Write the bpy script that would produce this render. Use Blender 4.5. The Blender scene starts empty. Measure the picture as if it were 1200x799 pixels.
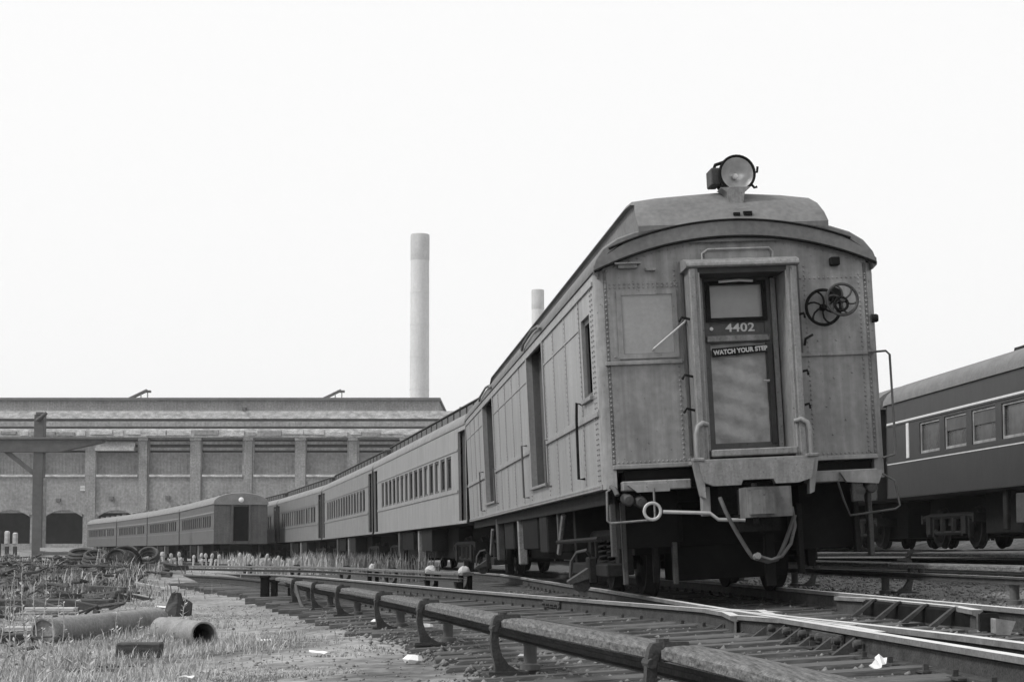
import bpy, math, random
import numpy as np
from mathutils import Vector, Matrix, noise as mnoise
random.seed(7); rng = np.random.default_rng(7)
rad = math.radians
sc = bpy.context.scene
C = sc.collection

# ------------------------------------------------------------ camera, sky, sun, exposure
CAMZ = 0.47
cd = bpy.data.cameras.new('camera'); cam = bpy.data.objects.new('camera', cd); C.objects.link(cam)
cd.sensor_width = 36.0; cd.lens = 1876/1200*36; cd.shift_y = 0.0944; cd.clip_start = 0.1; cd.clip_end = 6000
cam.location = (0, 0, CAMZ); cam.rotation_euler = (rad(94), 0, 0)
sc.camera = cam

SUN_EL, SUN_AZ = 46.0, 249.0      # azimuth clockwise from +Y: the light comes from the left
w = bpy.data.worlds.new('World'); sc.world = w; w.use_nodes = True
nt = w.node_tree; nt.nodes.clear()
o_ = nt.nodes.new('ShaderNodeOutputWorld'); bg = nt.nodes.new('ShaderNodeBackground')
sky = nt.nodes.new('ShaderNodeTexSky'); sky.sky_type = 'NISHITA'; sky.sun_disc = False
sky.sun_elevation = rad(SUN_EL); sky.sun_rotation = rad(SUN_AZ); sky.air_density = 1.0; sky.dust_density = 6.0
bw = nt.nodes.new('ShaderNodeRGBToBW')
mx = nt.nodes.new('ShaderNodeMix'); mx.data_type = 'FLOAT'
mx.inputs[0].default_value = 0.88
nt.links.new(sky.outputs[0], bw.inputs[0]); nt.links.new(bw.outputs[0], mx.inputs[2])
mx.inputs[3].default_value = 11.0                    # even bright cloud over the clear sky
nt.links.new(mx.outputs[0], bg.inputs[0]); bg.inputs[1].default_value = 0.1
nt.links.new(bg.outputs[0], o_.inputs[0])

sl = bpy.data.lights.new('sun', 'SUN'); sun = bpy.data.objects.new('sun', sl); C.objects.link(sun)
sl.energy = 2.6; sl.angle = rad(11); sl.color = (1.0, 0.995, 0.985)
az = rad(SUN_AZ)
sdir = Vector((math.sin(az)*math.cos(rad(SUN_EL)), math.cos(az)*math.cos(rad(SUN_EL)), math.sin(rad(SUN_EL))))
sun.rotation_euler = sdir.to_track_quat('Z', 'Y').to_euler(); sun.location = (-40, 0, 60)
vs = sc.view_settings
vs.view_transform = 'Standard'; vs.look = 'None'; vs.exposure = 0.0; vs.gamma = 1.0; vs.use_curve_mapping = False

# ------------------------------------------------------------ helpers
def mat(name, g, var=0.25, scale=6.0, rough=0.8, spec=0.3, bump=0.0, bscale=40.0, metal=0.0, streak=None, speck=0.0, runs=0.0):
    m = bpy.data.materials.new(name); m.use_nodes = True
    t = m.node_tree; b = t.nodes['Principled BSDF']
    b.inputs['Roughness'].default_value = rough; b.inputs['Metallic'].default_value = metal
    b.inputs['Specular IOR Level'].default_value = spec
    tc = t.nodes.new('ShaderNodeTexCoord')
    n1 = t.nodes.new('ShaderNodeTexNoise'); n1.inputs['Scale'].default_value = scale; n1.inputs['Detail'].default_value = 9; n1.inputs['Roughness'].default_value = 0.62
    src = tc.outputs['Object']
    if streak:
        mp = t.nodes.new('ShaderNodeMapping'); mp.inputs['Scale'].default_value = streak
        t.links.new(src, mp.inputs['Vector']); t.links.new(mp.outputs[0], n1.inputs['Vector'])
    else:
        t.links.new(src, n1.inputs['Vector'])
    r = t.nodes.new('ShaderNodeMapRange'); r.inputs['From Min'].default_value = 0.28; r.inputs['From Max'].default_value = 0.72
    r.inputs['To Min'].default_value = g*(1-var); r.inputs['To Max'].default_value = g*(1+var)
    t.links.new(n1.outputs['Fac'], r.inputs['Value'])
    out = r.outputs[0]
    if speck > 0:
        n2 = t.nodes.new('ShaderNodeTexNoise'); n2.inputs['Scale'].default_value = scale*9; n2.inputs['Detail'].default_value = 4
        t.links.new(src, n2.inputs['Vector'])
        r2 = t.nodes.new('ShaderNodeMapRange'); r2.inputs['From Min'].default_value = 0.3; r2.inputs['From Max'].default_value = 0.7
        r2.inputs['To Min'].default_value = 1-speck; r2.inputs['To Max'].default_value = 1+speck
        t.links.new(n2.outputs['Fac'], r2.inputs['Value'])
        mm = t.nodes.new('ShaderNodeMath'); mm.operation = 'MULTIPLY'
        t.links.new(out, mm.inputs[0]); t.links.new(r2.outputs[0], mm.inputs[1]); out = mm.outputs[0]
    if runs > 0:
        mp2 = t.nodes.new('ShaderNodeMapping'); mp2.inputs['Scale'].default_value = (9, 9, .35); n4 = t.nodes.new('ShaderNodeTexNoise'); n4.inputs['Scale'].default_value = 1.0; n4.inputs['Detail'].default_value = 6; n4.inputs['Roughness'].default_value = .7
        t.links.new(src, mp2.inputs['Vector']); t.links.new(mp2.outputs[0], n4.inputs['Vector'])
        r4 = t.nodes.new('ShaderNodeMapRange'); r4.inputs['From Min'].default_value = .3; r4.inputs['From Max'].default_value = .75; r4.inputs['To Min'].default_value = 1+runs*.5; r4.inputs['To Max'].default_value = 1-runs
        t.links.new(n4.outputs['Fac'], r4.inputs['Value']); m4 = t.nodes.new('ShaderNodeMath'); m4.operation = 'MULTIPLY'; t.links.new(out, m4.inputs[0]); t.links.new(r4.outputs[0], m4.inputs[1]); out = m4.outputs[0]
        n5 = t.nodes.new('ShaderNodeTexNoise'); n5.inputs['Scale'].default_value = 26; n5.inputs['Detail'].default_value = 3; t.links.new(src, n5.inputs['Vector'])   # chips and scabs
        r5 = t.nodes.new('ShaderNodeMapRange'); r5.inputs['From Min'].default_value = .66; r5.inputs['From Max'].default_value = .72; r5.inputs['To Min'].default_value = 1; r5.inputs['To Max'].default_value = .5
        t.links.new(n5.outputs['Fac'], r5.inputs['Value']); m5 = t.nodes.new('ShaderNodeMath'); m5.operation = 'MULTIPLY'; t.links.new(out, m5.inputs[0]); t.links.new(r5.outputs[0], m5.inputs[1]); out = m5.outputs[0]
    t.links.new(out, b.inputs['Base Color'])
    if bump > 0:
        n3 = t.nodes.new('ShaderNodeTexNoise'); n3.inputs['Scale'].default_value = bscale; n3.inputs['Detail'].default_value = 5
        t.links.new(src, n3.inputs['Vector'])
        bp = t.nodes.new('ShaderNodeBump'); bp.inputs['Strength'].default_value = bump; bp.inputs['Distance'].default_value = 0.02
        t.links.new(n3.outputs['Fac'], bp.inputs['Height']); t.links.new(bp.outputs[0], b.inputs['Normal'])
    return m

M = {}
M['paint'] = mat('weathered_steel_paint', 0.245, 0.16, 2.2, 0.42, 0.5, 0.45, 1.8, streak=(1.6, 1.6, 0.5), speck=0.10, runs=.36)
M['paint_end'] = mat('end_sheet_paint', 0.235, 0.36, 1.3, 0.5, 0.4, 0.5, 2.6, streak=(1.5, 1.5, 0.7), speck=0.14, runs=.34)
M['paint_light'] = mat('pale_patch_paint', 0.28, 0.10, 3, 0.6, 0.3, 0.05, 9, speck=0.06)
M['trim'] = mat('worn_trim_steel', 0.2, 0.25, 5, 0.5, 0.4, 0.1, 30, streak=(3, 3, 1), speck=0.15, runs=.35)
M['roof'] = mat('sooty_roof_canvas', 0.15, 0.22, 2.0, 0.75, 0.25, 0.15, 14, speck=0.14)
M['roof_mid'] = mat('dusty_roof_paint', 0.2, 0.22, 2.0, 0.75, 0.25, 0.12, 14, speck=0.12)
M['roof_pale'] = mat('pale_roof_paint', 0.42, 0.22, 1.6, 0.7, 0.25, 0.1, 14, speck=0.12)
M['dark'] = mat('sooty_underframe_steel', 0.015, 0.4, 5, 0.85, 0.15, 0.2, 30, speck=0.3)
M['black'] = mat('black_iron', 0.009, 0.4, 6, 0.85, 0.12, 0.1, 30)
M['greyiron'] = mat('dusty_iron', 0.05, 0.35, 7, 0.65, 0.35, 0.2, 40, speck=0.25)
M['bright'] = mat('bare_pipe_metal', 0.38, 0.2, 8, 0.4, 0.5)
M['interior'] = mat('dark_interior_paint', 0.05, 0.3, 3, 0.8, 0.2)
M['mono_win'] = mat('grimy_clerestory_glass', 0.05, 0.3, 3, 0.35, 0.5)
M['glass'] = mat('grimy_window_glass', 0.07, 0.45, 2.5, 0.15, 0.5, 0.05, 3)
M['doorglass'] = mat('pale_reflection_glass', 0.33, 0.15, 3.5, 0.3, 0.5, 0.05, 3)  # pale base colour stands in for reflections in the panes
M['ripple'] = mat('rippled_door_sheet', 0.3, 0.3, 4, 0.28, 0.5, 0.9, 7)
M['white'] = mat('white_lettering', 0.75, 0.06, 6, 0.7, 0.2)
M['plate'] = mat('worn_white_plate', 0.55, 0.2, 20, 0.6, 0.3)
M['lens'] = mat('headlight_lens', 0.62, 0.15, 9, 0.28, 0.5, 0.15, 18, metal=0.7)
M['darkpaint'] = mat('dark_coach_paint', 0.022, 0.2, 2, 0.38, 0.4, 0.2, 2.5, speck=0.15, runs=.3)
M['stripe'] = mat('pale_stripe_paint', 0.6, 0.1, 6, 0.6, 0.3)
M['coach_end'] = mat('coach_end_paint', 0.115, 0.25, 2, 0.6, 0.3, speck=0.15, runs=.3)
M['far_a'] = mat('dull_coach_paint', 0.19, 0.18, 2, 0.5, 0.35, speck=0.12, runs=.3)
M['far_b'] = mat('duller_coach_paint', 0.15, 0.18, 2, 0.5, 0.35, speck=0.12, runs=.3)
M['midpaint'] = mat('mid_grey_coach_paint', 0.09, 0.2, 2, 0.6, 0.3, speck=0.1, runs=.25)
M['railtop'] = mat('polished_rail_head', 0.60, 0.2, 3, 0.5, 0.4, 0.03, 60)
M['railside'] = mat('worn_rail_side', 0.15, 0.3, 6, 0.6, 0.3, 0.1, 60, speck=0.2)
M['railweb'] = mat('rusty_rail_web', 0.055, 0.35, 9, 0.85, 0.2, 0.25, 60, speck=0.35)
M['tie'] = mat('weathered_tie_wood', 0.105, 0.4, 5, 0.9, 0.15, 0.5, 30, streak=(1.2, 9, 9), speck=0.25)
M['cover'] = mat('weathered_cover_board', 0.125, 0.6, 7, 0.9, 0.15, 0.8, 40, streak=(9, .6, 9), speck=0.35)
M['bracket'] = mat('rusty_bracket_iron', 0.055, 0.35, 9, 0.8, 0.2, 0.25, 50, speck=0.25)
M['ballast'] = mat('cinder_ballast', 0.07, 0.55, 7, 0.95, 0.1, 0.8, 22, speck=0.5)
M['stone'] = mat('ballast_stone', 0.17, 0.6, 16, 0.9, 0.15, speck=0.2)
M['ballast_r'] = mat('pale_ballast_gravel', 0.15, 0.45, 9, 0.95, 0.1, 0.8, 30, speck=0.45)
M['earth'] = mat('dry_earth', 0.215, 0.62, 0.9, 0.95, 0.1, 0.35, 25, speck=0.38)
M['grass'] = mat('dry_grass', 0.36, 0.4, 1.2, 0.8, 0.15, speck=0.35)
M['weed'] = mat('dusty_weed_leaves', 0.18, 0.45, 2.0, 0.75, 0.2, speck=0.4)
M['straw'] = mat('pale_straw_stalks', 0.4, 0.3, 3, 0.8, 0.15, speck=0.3)
M['brick'] = mat('sooty_brickwork', 0.255, 0.25, 0.35, 0.9, 0.15, 0.1, 3, speck=0.25, runs=.25)
M['brick_dk'] = mat('dark_brick_panel', 0.232, 0.2, 0.35, 0.9, 0.15, speck=0.2)
M['brick_lt'] = mat('pale_brick_pilaster', 0.255, 0.25, 0.5, 0.9, 0.15, speck=0.25, runs=.3)
M['concrete'] = mat('stained_concrete', 0.44, 0.5, 1.1, 0.9, 0.15, streak=(1, 1, 2.5), speck=0.25)
M['slate'] = mat('dark_roof_edge', 0.13, 0.25, 1, 0.8, 0.2)
M['chimney'] = mat('pale_chimney_brick', 0.56, 0.10, 0.25, 0.9, 0.1, streak=(1, 1, 0.3), speck=.06, runs=.12)
M['steel_dk'] = mat('dark_structural_steel', 0.085, 0.25, 2, 0.7, 0.3)
M['crown'] = mat('sooty_chimney_crown', 0.47, 0.12, 0.5, 0.9, 0.1, speck=.1)
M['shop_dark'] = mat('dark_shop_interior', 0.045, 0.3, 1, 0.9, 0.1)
M['pipe'] = mat('rust_grey_pipe', 0.22, 0.3, 4, 0.7, 0.3, 0.2, 30, speck=0.25)
M['timber_dk'] = mat('creosoted_timber', 0.06, 0.4, 5, 0.85, 0.2, 0.4, 25, streak=(1.2, 8, 8))
M['timber_lt'] = mat('pale_plank', 0.4, 0.3, 5, 0.85, 0.2, 0.3, 25, streak=(1.2, 8, 8))
M['paper'] = mat('white_paper', 0.8, 0.06, 6, 0.8, 0.2)
M['rubber'] = mat('dusty_rubber', 0.06, 0.5, 5, 0.7, 0.3, 0.3, 30, speck=0.3)
M['canvas'] = mat('pale_canvas_wrap', 0.42, 0.15, 8, 0.85, 0.15, 0.4, 25)

class MB:
    """collects shapes; build() links them as ONE mesh object"""
    def __init__(s): s.v = []; s.f = []; s.m = []; s.s = []
    def add(s, vs, fs, m=0, sm=False):
        k = len(s.v); s.v += [tuple(p) for p in vs]
        for f in fs: s.f.append(tuple(i+k for i in f)); s.m.append(m); s.s.append(sm)
        return s
    def box(s, c, d, rot=None, m=0):
        x, y, z = d[0]/2, d[1]/2, d[2]/2
        P = [Vector((a*x, b*y, e*z)) for e in (-1, 1) for b in (-1, 1) for a in (-1, 1)]
        if rot:
            R_ = Matrix.Rotation(rot[2], 3, 'Z') @ Matrix.Rotation(rot[1], 3, 'Y') @ Matrix.Rotation(rot[0], 3, 'X')
            P = [R_ @ p for p in P]
        P = [p+Vector(c) for p in P]
        return s.add(P, [(0, 2, 3, 1), (4, 5, 7, 6), (0, 1, 5, 4), (2, 6, 7, 3), (0, 4, 6, 2), (1, 3, 7, 5)], m)
    def bb(s, x0, x1, y0, y1, z0, z1, m=0):
        return s.box(((x0+x1)/2, (y0+y1)/2, (z0+z1)/2), (x1-x0, y1-y0, z1-z0), None, m)
    def prism(s, poly, f0, f1, m=0, sm=False):
        """poly: list of 2-d points; f0,f1 map (a,b) to the two end faces"""
        n = len(poly); V = [f0(a, b) for a, b in poly]+[f1(a, b) for a, b in poly]
        F = [tuple(range(n))[::-1], tuple(range(n, 2*n))]
        s.add(V, F, m)
        return s.add(V, [(i, (i+1) % n, (i+1) % n+n, i+n) for i in range(n)], m, sm)
    def tube(s, pts, r, n=8, m=0, caps=True, closed=False):
        pts = [Vector(p) for p in pts]; k = len(pts); V = []; F = []
        rs = r if isinstance(r, (list, tuple)) else [r]*k
        up = None
        for i, p in enumerate(pts):
            if closed: t = pts[(i+1) % k]-pts[i-1]
            else: t = pts[min(i+1, k-1)]-pts[max(i-1, 0)]
            t.normalize()
            if up is None:
                up = Vector((0, 0, 1)) if abs(t.z) < 0.9 else Vector((1, 0, 0))
            a = t.cross(up).normalized(); b = a.cross(t).normalized(); up = b
            for j in range(n):
                q = 2*math.pi*j/n
                V.append(p+a*math.cos(q)*rs[i]+b*math.sin(q)*rs[i])
        for i in range(k if closed else k-1):
            i2 = (i+1) % k
            for j in range(n):
                F.append((i*n+j, i*n+(j+1) % n, i2*n+(j+1) % n, i2*n+j))
        s.add(V, F, m, True)
        if caps and not closed:
            s.add(V[:n], [tuple(range(n))], m); s.add(V[-n:], [tuple(range(n))[::-1]], m)
        return s
    def lathe(s, prof, o, ax, n=24, m=0, sm=True):
        ax = Vector(ax).normalized(); u = ax.orthogonal().normalized(); v = ax.cross(u); o = Vector(o); V = []; F = []
        for r, h in prof:
            for j in range(n):
                q = 2*math.pi*j/n
                V.append(o+ax*h+(u*math.cos(q)+v*math.sin(q))*r)
        for i in range(len(prof)-1):
            for j in range(n):
                F.append((i*n+j, i*n+(j+1) % n, (i+1)*n+(j+1) % n, (i+1)*n+j))
        return s.add(V, F, m, sm)
    def build(s, name, mats, parent=None, bevel=0.0, seg=1):
        me = bpy.data.meshes.new(name); me.from_pydata(s.v, [], s.f)
        for m in (mats if isinstance(mats, (list, tuple)) else [mats]): me.materials.append(m)
        me.polygons.foreach_set('material_index', s.m); me.polygons.foreach_set('use_smooth', s.s)
        me.update()
        if any(s.s): me.set_sharp_from_angle(angle=rad(42))
        o = bpy.data.objects.new(name, me); C.objects.link(o)
        if parent is not None: o.parent = parent
        if bevel > 0:
            b = o.modifiers.new('bevel', 'BEVEL'); b.width = bevel; b.segments = seg; b.limit_method = 'ANGLE'; b.angle_limit = rad(40)
        return o

def obj_from(name, me, parent=None, loc=None, rot=None, scale=None):
    o = bpy.data.objects.new(name, me); C.objects.link(o)
    if parent is not None: o.parent = parent
    if loc: o.location = loc
    if rot: o.rotation_euler = rot
    if scale: o.scale = scale
    return o
def tag(o, label=None, cat=None, group=None, kind=None):
    if label: o['label'] = label
    if cat: o['category'] = cat
    if group: o['group'] = group
    if kind: o['kind'] = kind
    return o
def thing(name, label, cat, loc=(0, 0, 0), rot=(0, 0, 0), group=None):
    o = bpy.data.objects.new(name, None); C.objects.link(o); o.location = loc; o.rotation_euler = rot
    o.empty_display_size = 0.3
    return tag(o, label, cat, group)
def copy_tree(o, parent=None):
    c = o.copy(); C.objects.link(c)
    if parent is not None: c.parent = parent
    for ch in list(o.children): copy_tree(ch, c)
    return c
def big_mesh(name, V, F, mats, smooth=False):
    me = bpy.data.meshes.new(name)
    V = np.asarray(V, dtype=np.float32); F = np.asarray(F, dtype=np.int32)
    k = F.shape[1]
    me.vertices.add(len(V)); me.vertices.foreach_set('co', V.ravel())
    me.loops.add(F.size); me.loops.foreach_set('vertex_index', F.ravel())
    me.polygons.add(len(F)); me.polygons.foreach_set('loop_start', np.arange(len(F), dtype=np.int32)*k)
    if smooth: me.polygons.foreach_set('use_smooth', np.ones(len(F), dtype=bool))
    me.update(calc_edges=True); me.validate()
    for m in (mats if isinstance(mats, (list, tuple)) else [mats]): me.materials.append(m)
    o = bpy.data.objects.new(name, me); C.objects.link(o); return o
def plate(mb, a0, a1, b0, b1, holes, fmap, t0=0.0, t1=0.06, m=0, mr=None):
    """rectangular plate with rectangular holes; fmap(a,b,t)"""
    mr = m if mr is None else mr
    A = sorted({a0, a1, *[h[0] for h in holes], *[h[1] for h in holes]}); B = sorted({b0, b1, *[h[2] for h in holes], *[h[3] for h in holes]})
    def hole(a, b): return any(h[0] < a < h[1] and h[2] < b < h[3] for h in holes)
    cells = {}
    for i in range(len(A)-1):
        for j in range(len(B)-1):
            cells[i, j] = not hole((A[i]+A[i+1])/2, (B[j]+B[j+1])/2)
    for (i, j), solid in cells.items():
        if not solid: continue
        q = [(A[i], B[j]), (A[i+1], B[j]), (A[i+1], B[j+1]), (A[i], B[j+1])]
        mb.add([fmap(a, b, t0) for a, b in q], [(0, 1, 2, 3)], m)
        mb.add([fmap(a, b, t1) for a, b in q], [(3, 2, 1, 0)], m)
        for di, dj, e in ((-1, 0, (0, 3)), (1, 0, (1, 2)), (0, -1, (0, 1)), (0, 1, (3, 2))):
            if not cells.get((i+di, j+dj), False):
                p, r = q[e[0]], q[e[1]]
                mb.add([fmap(*p, t0), fmap(*r, t0), fmap(*r, t1), fmap(*p, t1)], [(0, 1, 2, 3)], mr)
    return mb

# ------------------------------------------------------------ lie of the land (tracks run on a canted curve)
YAW, ROLL = 0.0977, 0.0485
OX, OY = 2.524, 16.785
TP = [(OX-math.sin(YAW)*s, OY+math.cos(YAW)*s) for s in (-22, -10, 0, 10, 19.65)]
TP += [(.48, 37.08), (-1.4, 47.0), (-3.45, 57.1), (-5.45, 67.0), (-7.64, 77.07), (-10.05, 87.0), (-12.7, 96.83), (-15.5, 106.3), (-18.3, 115.8), (-21.4, 125.4)]
TP = np.array(TP); SEG = TP[1:]-TP[:-1]; SL = np.hypot(SEG[:, 0], SEG[:, 1]); S0 = np.concatenate([[0], np.cumsum(SL)])-22
def us(px, py):
    px = np.asarray(px, float); py = np.asarray(py, float)
    bd = np.full(px.shape, 1e18); bu = np.zeros(px.shape); bs = np.zeros(px.shape)
    n = len(SEG)
    for i in range(n):
        ax, ay = TP[i]; dx, dy = SEG[i]/SL[i]
        t = np.clip((px-ax)*dx+(py-ay)*dy, -1e9 if i == 0 else 0, 1e9 if i == n-1 else SL[i])
        qx, qy = ax+dx*t, ay+dy*t
        d = np.hypot(px-qx, py-qy); k = d < bd
        bu = np.where(k, (px-qx)*dy-(py-qy)*dx, bu); bs = np.where(k, S0[i]+t, bs); bd = np.where(k, d, bd)
    return bu, bs
def Rz(px, py):
    """height of the rail heads' plane"""
    u, s = us(px, py); py = np.asarray(py, float)
    c = np.clip(1-(s-8)/24, .25, 1)
    zl = c*(.065*np.maximum(u, -1)+.045*np.minimum(0, np.maximum(u, -4)+1))
    zr = .065*np.minimum(u, 1)*c+.075*np.clip(u-1, 0, 4)+.033*np.clip(u-5, 0, 8)
    z = np.where(u < 0, zl, zr)
    z = z-np.where(u < -4, .02*np.minimum(-4-u, 6), 0)
    z = z-.0035*np.maximum(0, np.minimum(s, 110)-5)
    return z+np.clip((py-165)/25, 0, 1)*1.2
def R1(x, y): return float(Rz(x, y))
def tpos(u, s):
    i = int(np.clip(np.searchsorted(S0, s)-1, 0, len(SEG)-1))
    d = SEG[i]/SL[i]; p = TP[i]+d*(s-S0[i])
    return p[0]+d[1]*u, p[1]-d[0]*u
def smooth_path(P, step=0.7):
    P = [Vector((p[0], p[1], 0)) for p in P]; out = []
    for i in range(len(P)-1):
        p0 = P[max(i-1, 0)]; p1 = P[i]; p2 = P[i+1]; p3 = P[min(i+2, len(P)-1)]
        n = max(2, int((p2-p1).length/step))
        for k in range(n):
            t = k/n
            out.append(0.5*((2*p1)+(p2-p0)*t+(2*p0-5*p1+4*p2-p3)*t*t+(3*p1-p0-3*p2+p3)*t**3))
    out.append(P[-1]); return [(p.x, p.y) for p in out]
def offset(path, a):
    out = []
    for i, p in enumerate(path):
        q0 = path[max(i-1, 0)]; q1 = path[min(i+1, len(path)-1)]
        dx, dy = q1[0]-q0[0], q1[1]-q0[1]; l = math.hypot(dx, dy)
        out.append((p[0]+dy/l*a, p[1]-dx/l*a))
    return out
def cut(path, y0, y1): return [p for p in path if y0 <= p[1] <= y1]
def at_y(path, y):
    for i in range(len(path)-1):
        if path[i][1] <= y <= path[i+1][1]:
            t = (y-path[i][1])/(path[i+1][1]-path[i][1]+1e-9)
            x = path[i][0]+(path[i+1][0]-path[i][0])*t
            return x, math.atan2(-(path[i+1][0]-path[i][0]), path[i+1][1]-path[i][1])
    return path[-1][0], 0
def sweep(mb, prof, path, zoff=0.0, mats=None, sm=False, caps=True, zf=None):
    n = len(prof); V = []
    for i, p in enumerate(path):
        q0 = path[max(i-1, 0)]; q1 = path[min(i+1, len(path)-1)]
        dx, dy = q1[0]-q0[0], q1[1]-q0[1]; l = math.hypot(dx, dy); nx, ny = dy/l, -dx/l
        z = (R1(*p) if zf is None else zf(*p))+zoff
        for a, b in prof: V.append((p[0]+nx*a, p[1]+ny*a, z+b))
    k = len(path)
    for j in range(n):
        j2 = (j+1) % n
        mb.add([V[i*n+j] for i in range(k)]+[V[i*n+j2] for i in range(k)], [(i, i+1, k+i+1, k+i) for i in range(k-1)], mats[j] if mats else 0, sm)
    if caps:
        mb.add(V[:n], [tuple(range(n))], mats[0] if mats else 0); mb.add(V[-n:], [tuple(range(n))[::-1]], mats[0] if mats else 0)
    return mb

# ------------------------------------------------------------ ground
def axis(lst):
    out = []
    for a, b, st in lst: out += list(np.arange(a, b, st))
    return np.array(out+[lst[-1][1]])
gx = axis([(-1500, -600, 300), (-600, -120, 60), (-120, -40, 8), (-40, -16, 1.5), (-16, 12, 0.28), (12, 30, 1.5), (30, 120, 10), (120, 600, 60), (600, 1500, 300)])
gy = axis([(-300, -20, 40), (-20, 4, 4), (4, 32, 0.28), (32, 70, 1.0), (70, 140, 4), (140, 260, 10), (260, 800, 90), (800, 2500, 425)])
GX, GY = np.meshgrid(gx, gy)
def ground_z(x, y):
    z = Rz(x, y)-0.21
    n = np.sin(x*1.7+np.sin(y*1.1)*1.3)*np.cos(y*1.3+np.sin(x*.7))*.018+np.sin(x*4.1+y*2.3)*np.cos(y*3.7-x*1.9)*.010
    u, s = us(x, y)
    heap = .55*np.exp(-(((x+19)/7)**2+((y-62)/7)**2))+.35*np.exp(-(((x+10.5)/3)**2+((y-45)/3.5)**2))+.5*np.exp(-(((x+15)/4)**2+((y-47)/4)**2))
    bank = 1.6*np.clip((u-17)/6, 0, 1)  # rise added beyond the coaches to block bright sky beneath them
    dip = bank-0.05*np.clip((-u-4.0)/1.5, 0, 1)
    return z+n+heap+dip
GZ = ground_z(GX, GY)
nx_, ny_ = len(gx), len(gy)
ii = (np.arange(ny_-1)[:, None]*nx_+np.arange(nx_-1)[None, :]).ravel()
tag(big_mesh('ground', np.stack([GX.ravel(), GY.ravel(), GZ.ravel()], 1), np.stack([ii, ii+1, ii+nx_+1, ii+nx_], 1), M['earth'], True), kind='structure')

# ------------------------------------------------------------ track lines
NP = [(3.3, 2.5), (3.05, 5.5), (2.82, 8.5), (2.56, 10.4), (2.22, 12.4), (1.83, 14.4), (1.38, 16.2), (.85, 18.2), (.08, 21.2), (-.75, 24.75), (-1.95, 29.3), (-3.4, 34.2), (-5.1, 39), (-7.0, 43.3), (-10.2, 51.0), (-13.8, 60.0), (-18, 70), (-24, 82)]
N2 = smooth_path(NP); N1 = offset(N2, -1.60)
TC = -0.08; G2 = 0.765
tpath = smooth_path([tuple(p) for p in TP])
T1 = offset(tpath, TC-G2); T2 = offset(tpath, TC+G2)
NTH = smooth_path([(1.42, 2.5), (1.12, 4.5), (.93, 5.8), (.73, 7.1), (.45, 8.4), (.02, 10.46), (-.57, 13.5), (-1.39, 17.5), (-2.28, 21.4), (-3.35, 25.9), (-4.3, 29.6)])                      # near third rail, outside the near track

def uw(path, d=0.0): return path
bed = []
def strip(name, fleft, fright, s0, s1, ds, nu, dz, m, edge=0.12):
    ss = np.arange(s0, s1+.01, ds); V = []; 
    for i, s in enumerate(ss):
        a, b = fleft(s), fright(s)
        a += random.uniform(-edge, edge); b += random.uniform(-edge, edge)
        for j in range(nu+1):
            u = a+(b-a)*j/nu; x, y = tpos(u, s)
            dd = dz if 0 < j < nu else -0.06
            V.append((x, y, R1(x, y)-0.21+dd+random.uniform(-.012, .012)))
    F = [(i*(nu+1)+j, i*(nu+1)+j+1, (i+1)*(nu+1)+j+1, (i+1)*(nu+1)+j) for i in range(len(ss)-1) for j in range(nu)]
    return tag(big_mesh(name, V, F, m, True), kind='structure')
nu2, ns2 = us([p[0] for p in N2], [p[1] for p in N2])
def n2u(s): return float(np.interp(s, ns2[np.argsort(ns2)], nu2[np.argsort(ns2)]))
strip('ballast_bed', lambda s: max(n2u(s)-2.55, -12), lambda s: 1.5, -16, 42, 0.4, 18, 0.035, M['ballast'])
strip('ballast_bed', lambda s: -1.6, lambda s: 1.6, 42.4, 118, 2.0, 4, 0.03, M['ballast'])
strip('gravel_bank', lambda s: 1.62, lambda s: 12.0, -16, 60, 0.7, 16, 0.02, M['ballast_r'], 0.05)

RAIL = [(-.042, 0), (-.042, -.035), (-.009, -.05), (-.009, -.14), (-.07, -.152), (-.07, -.17), (.07, -.17), (.07, -.152), (.009, -.14), (.009, -.05), (.042, -.035), (.042, 0)]
RMAT = [2]+[0]*9+[2, 1]
def rail(name, path, parent, zoff=0.0, prof=RAIL, rm=RMAT):
    return sweep(MB(), prof, path, zoff, rm).build(name, [M['railweb'], M['railtop'], M['railside']], parent)
# shared tie meshes (unit length boxes with chipped ends)
tie_me = []
for k in range(4):
    mb = MB(); c = [random.uniform(.0, .02) for _ in range(8)]
    V = []
    for z, q in ((-.17, 0), (-.012, .0), (0, .012)):
        for a, b in ((-.5, -.115), (.5, -.115), (.5, .115), (-.5, .115)):
            V.append((a*(1-q*.3)+random.uniform(-.003, .003), b*(1-q*3)+random.uniform(-.006, .006), z+random.uniform(-.004, .004)))
    F = [(3, 2, 1, 0), (8, 9, 10, 11)]
    for l in (0, 4):
        for i in range(4): F.append((l+i, l+(i+1) % 4, l+4+(i+1) % 4, l+4+i))
    mb.add(V, F); o = mb.build('tie', M['tie']); tie_me.append(o.data); bpy.data.objects.remove(o)
def tie(parent, x0, y0, x1, y1):
    z0, z1 = R1(x0, y0)-.168, R1(x1, y1)-.168
    L = math.dist((x0, y0, z0), (x1, y1, z1))
    rz = math.atan2(y1-y0, x1-x0); ry = -math.atan2(z1-z0, math.hypot(x1-x0, y1-y0))
    return obj_from('tie', random.choice(tie_me), parent, ((x0+x1)/2, (y0+y1)/2, (z0+z1)/2+random.uniform(-.006, .006)), (random.uniform(-.03, .03), ry, rz+random.uniform(-.012, .012)), (L, random.uniform(.9, 1.08), 1))

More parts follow.
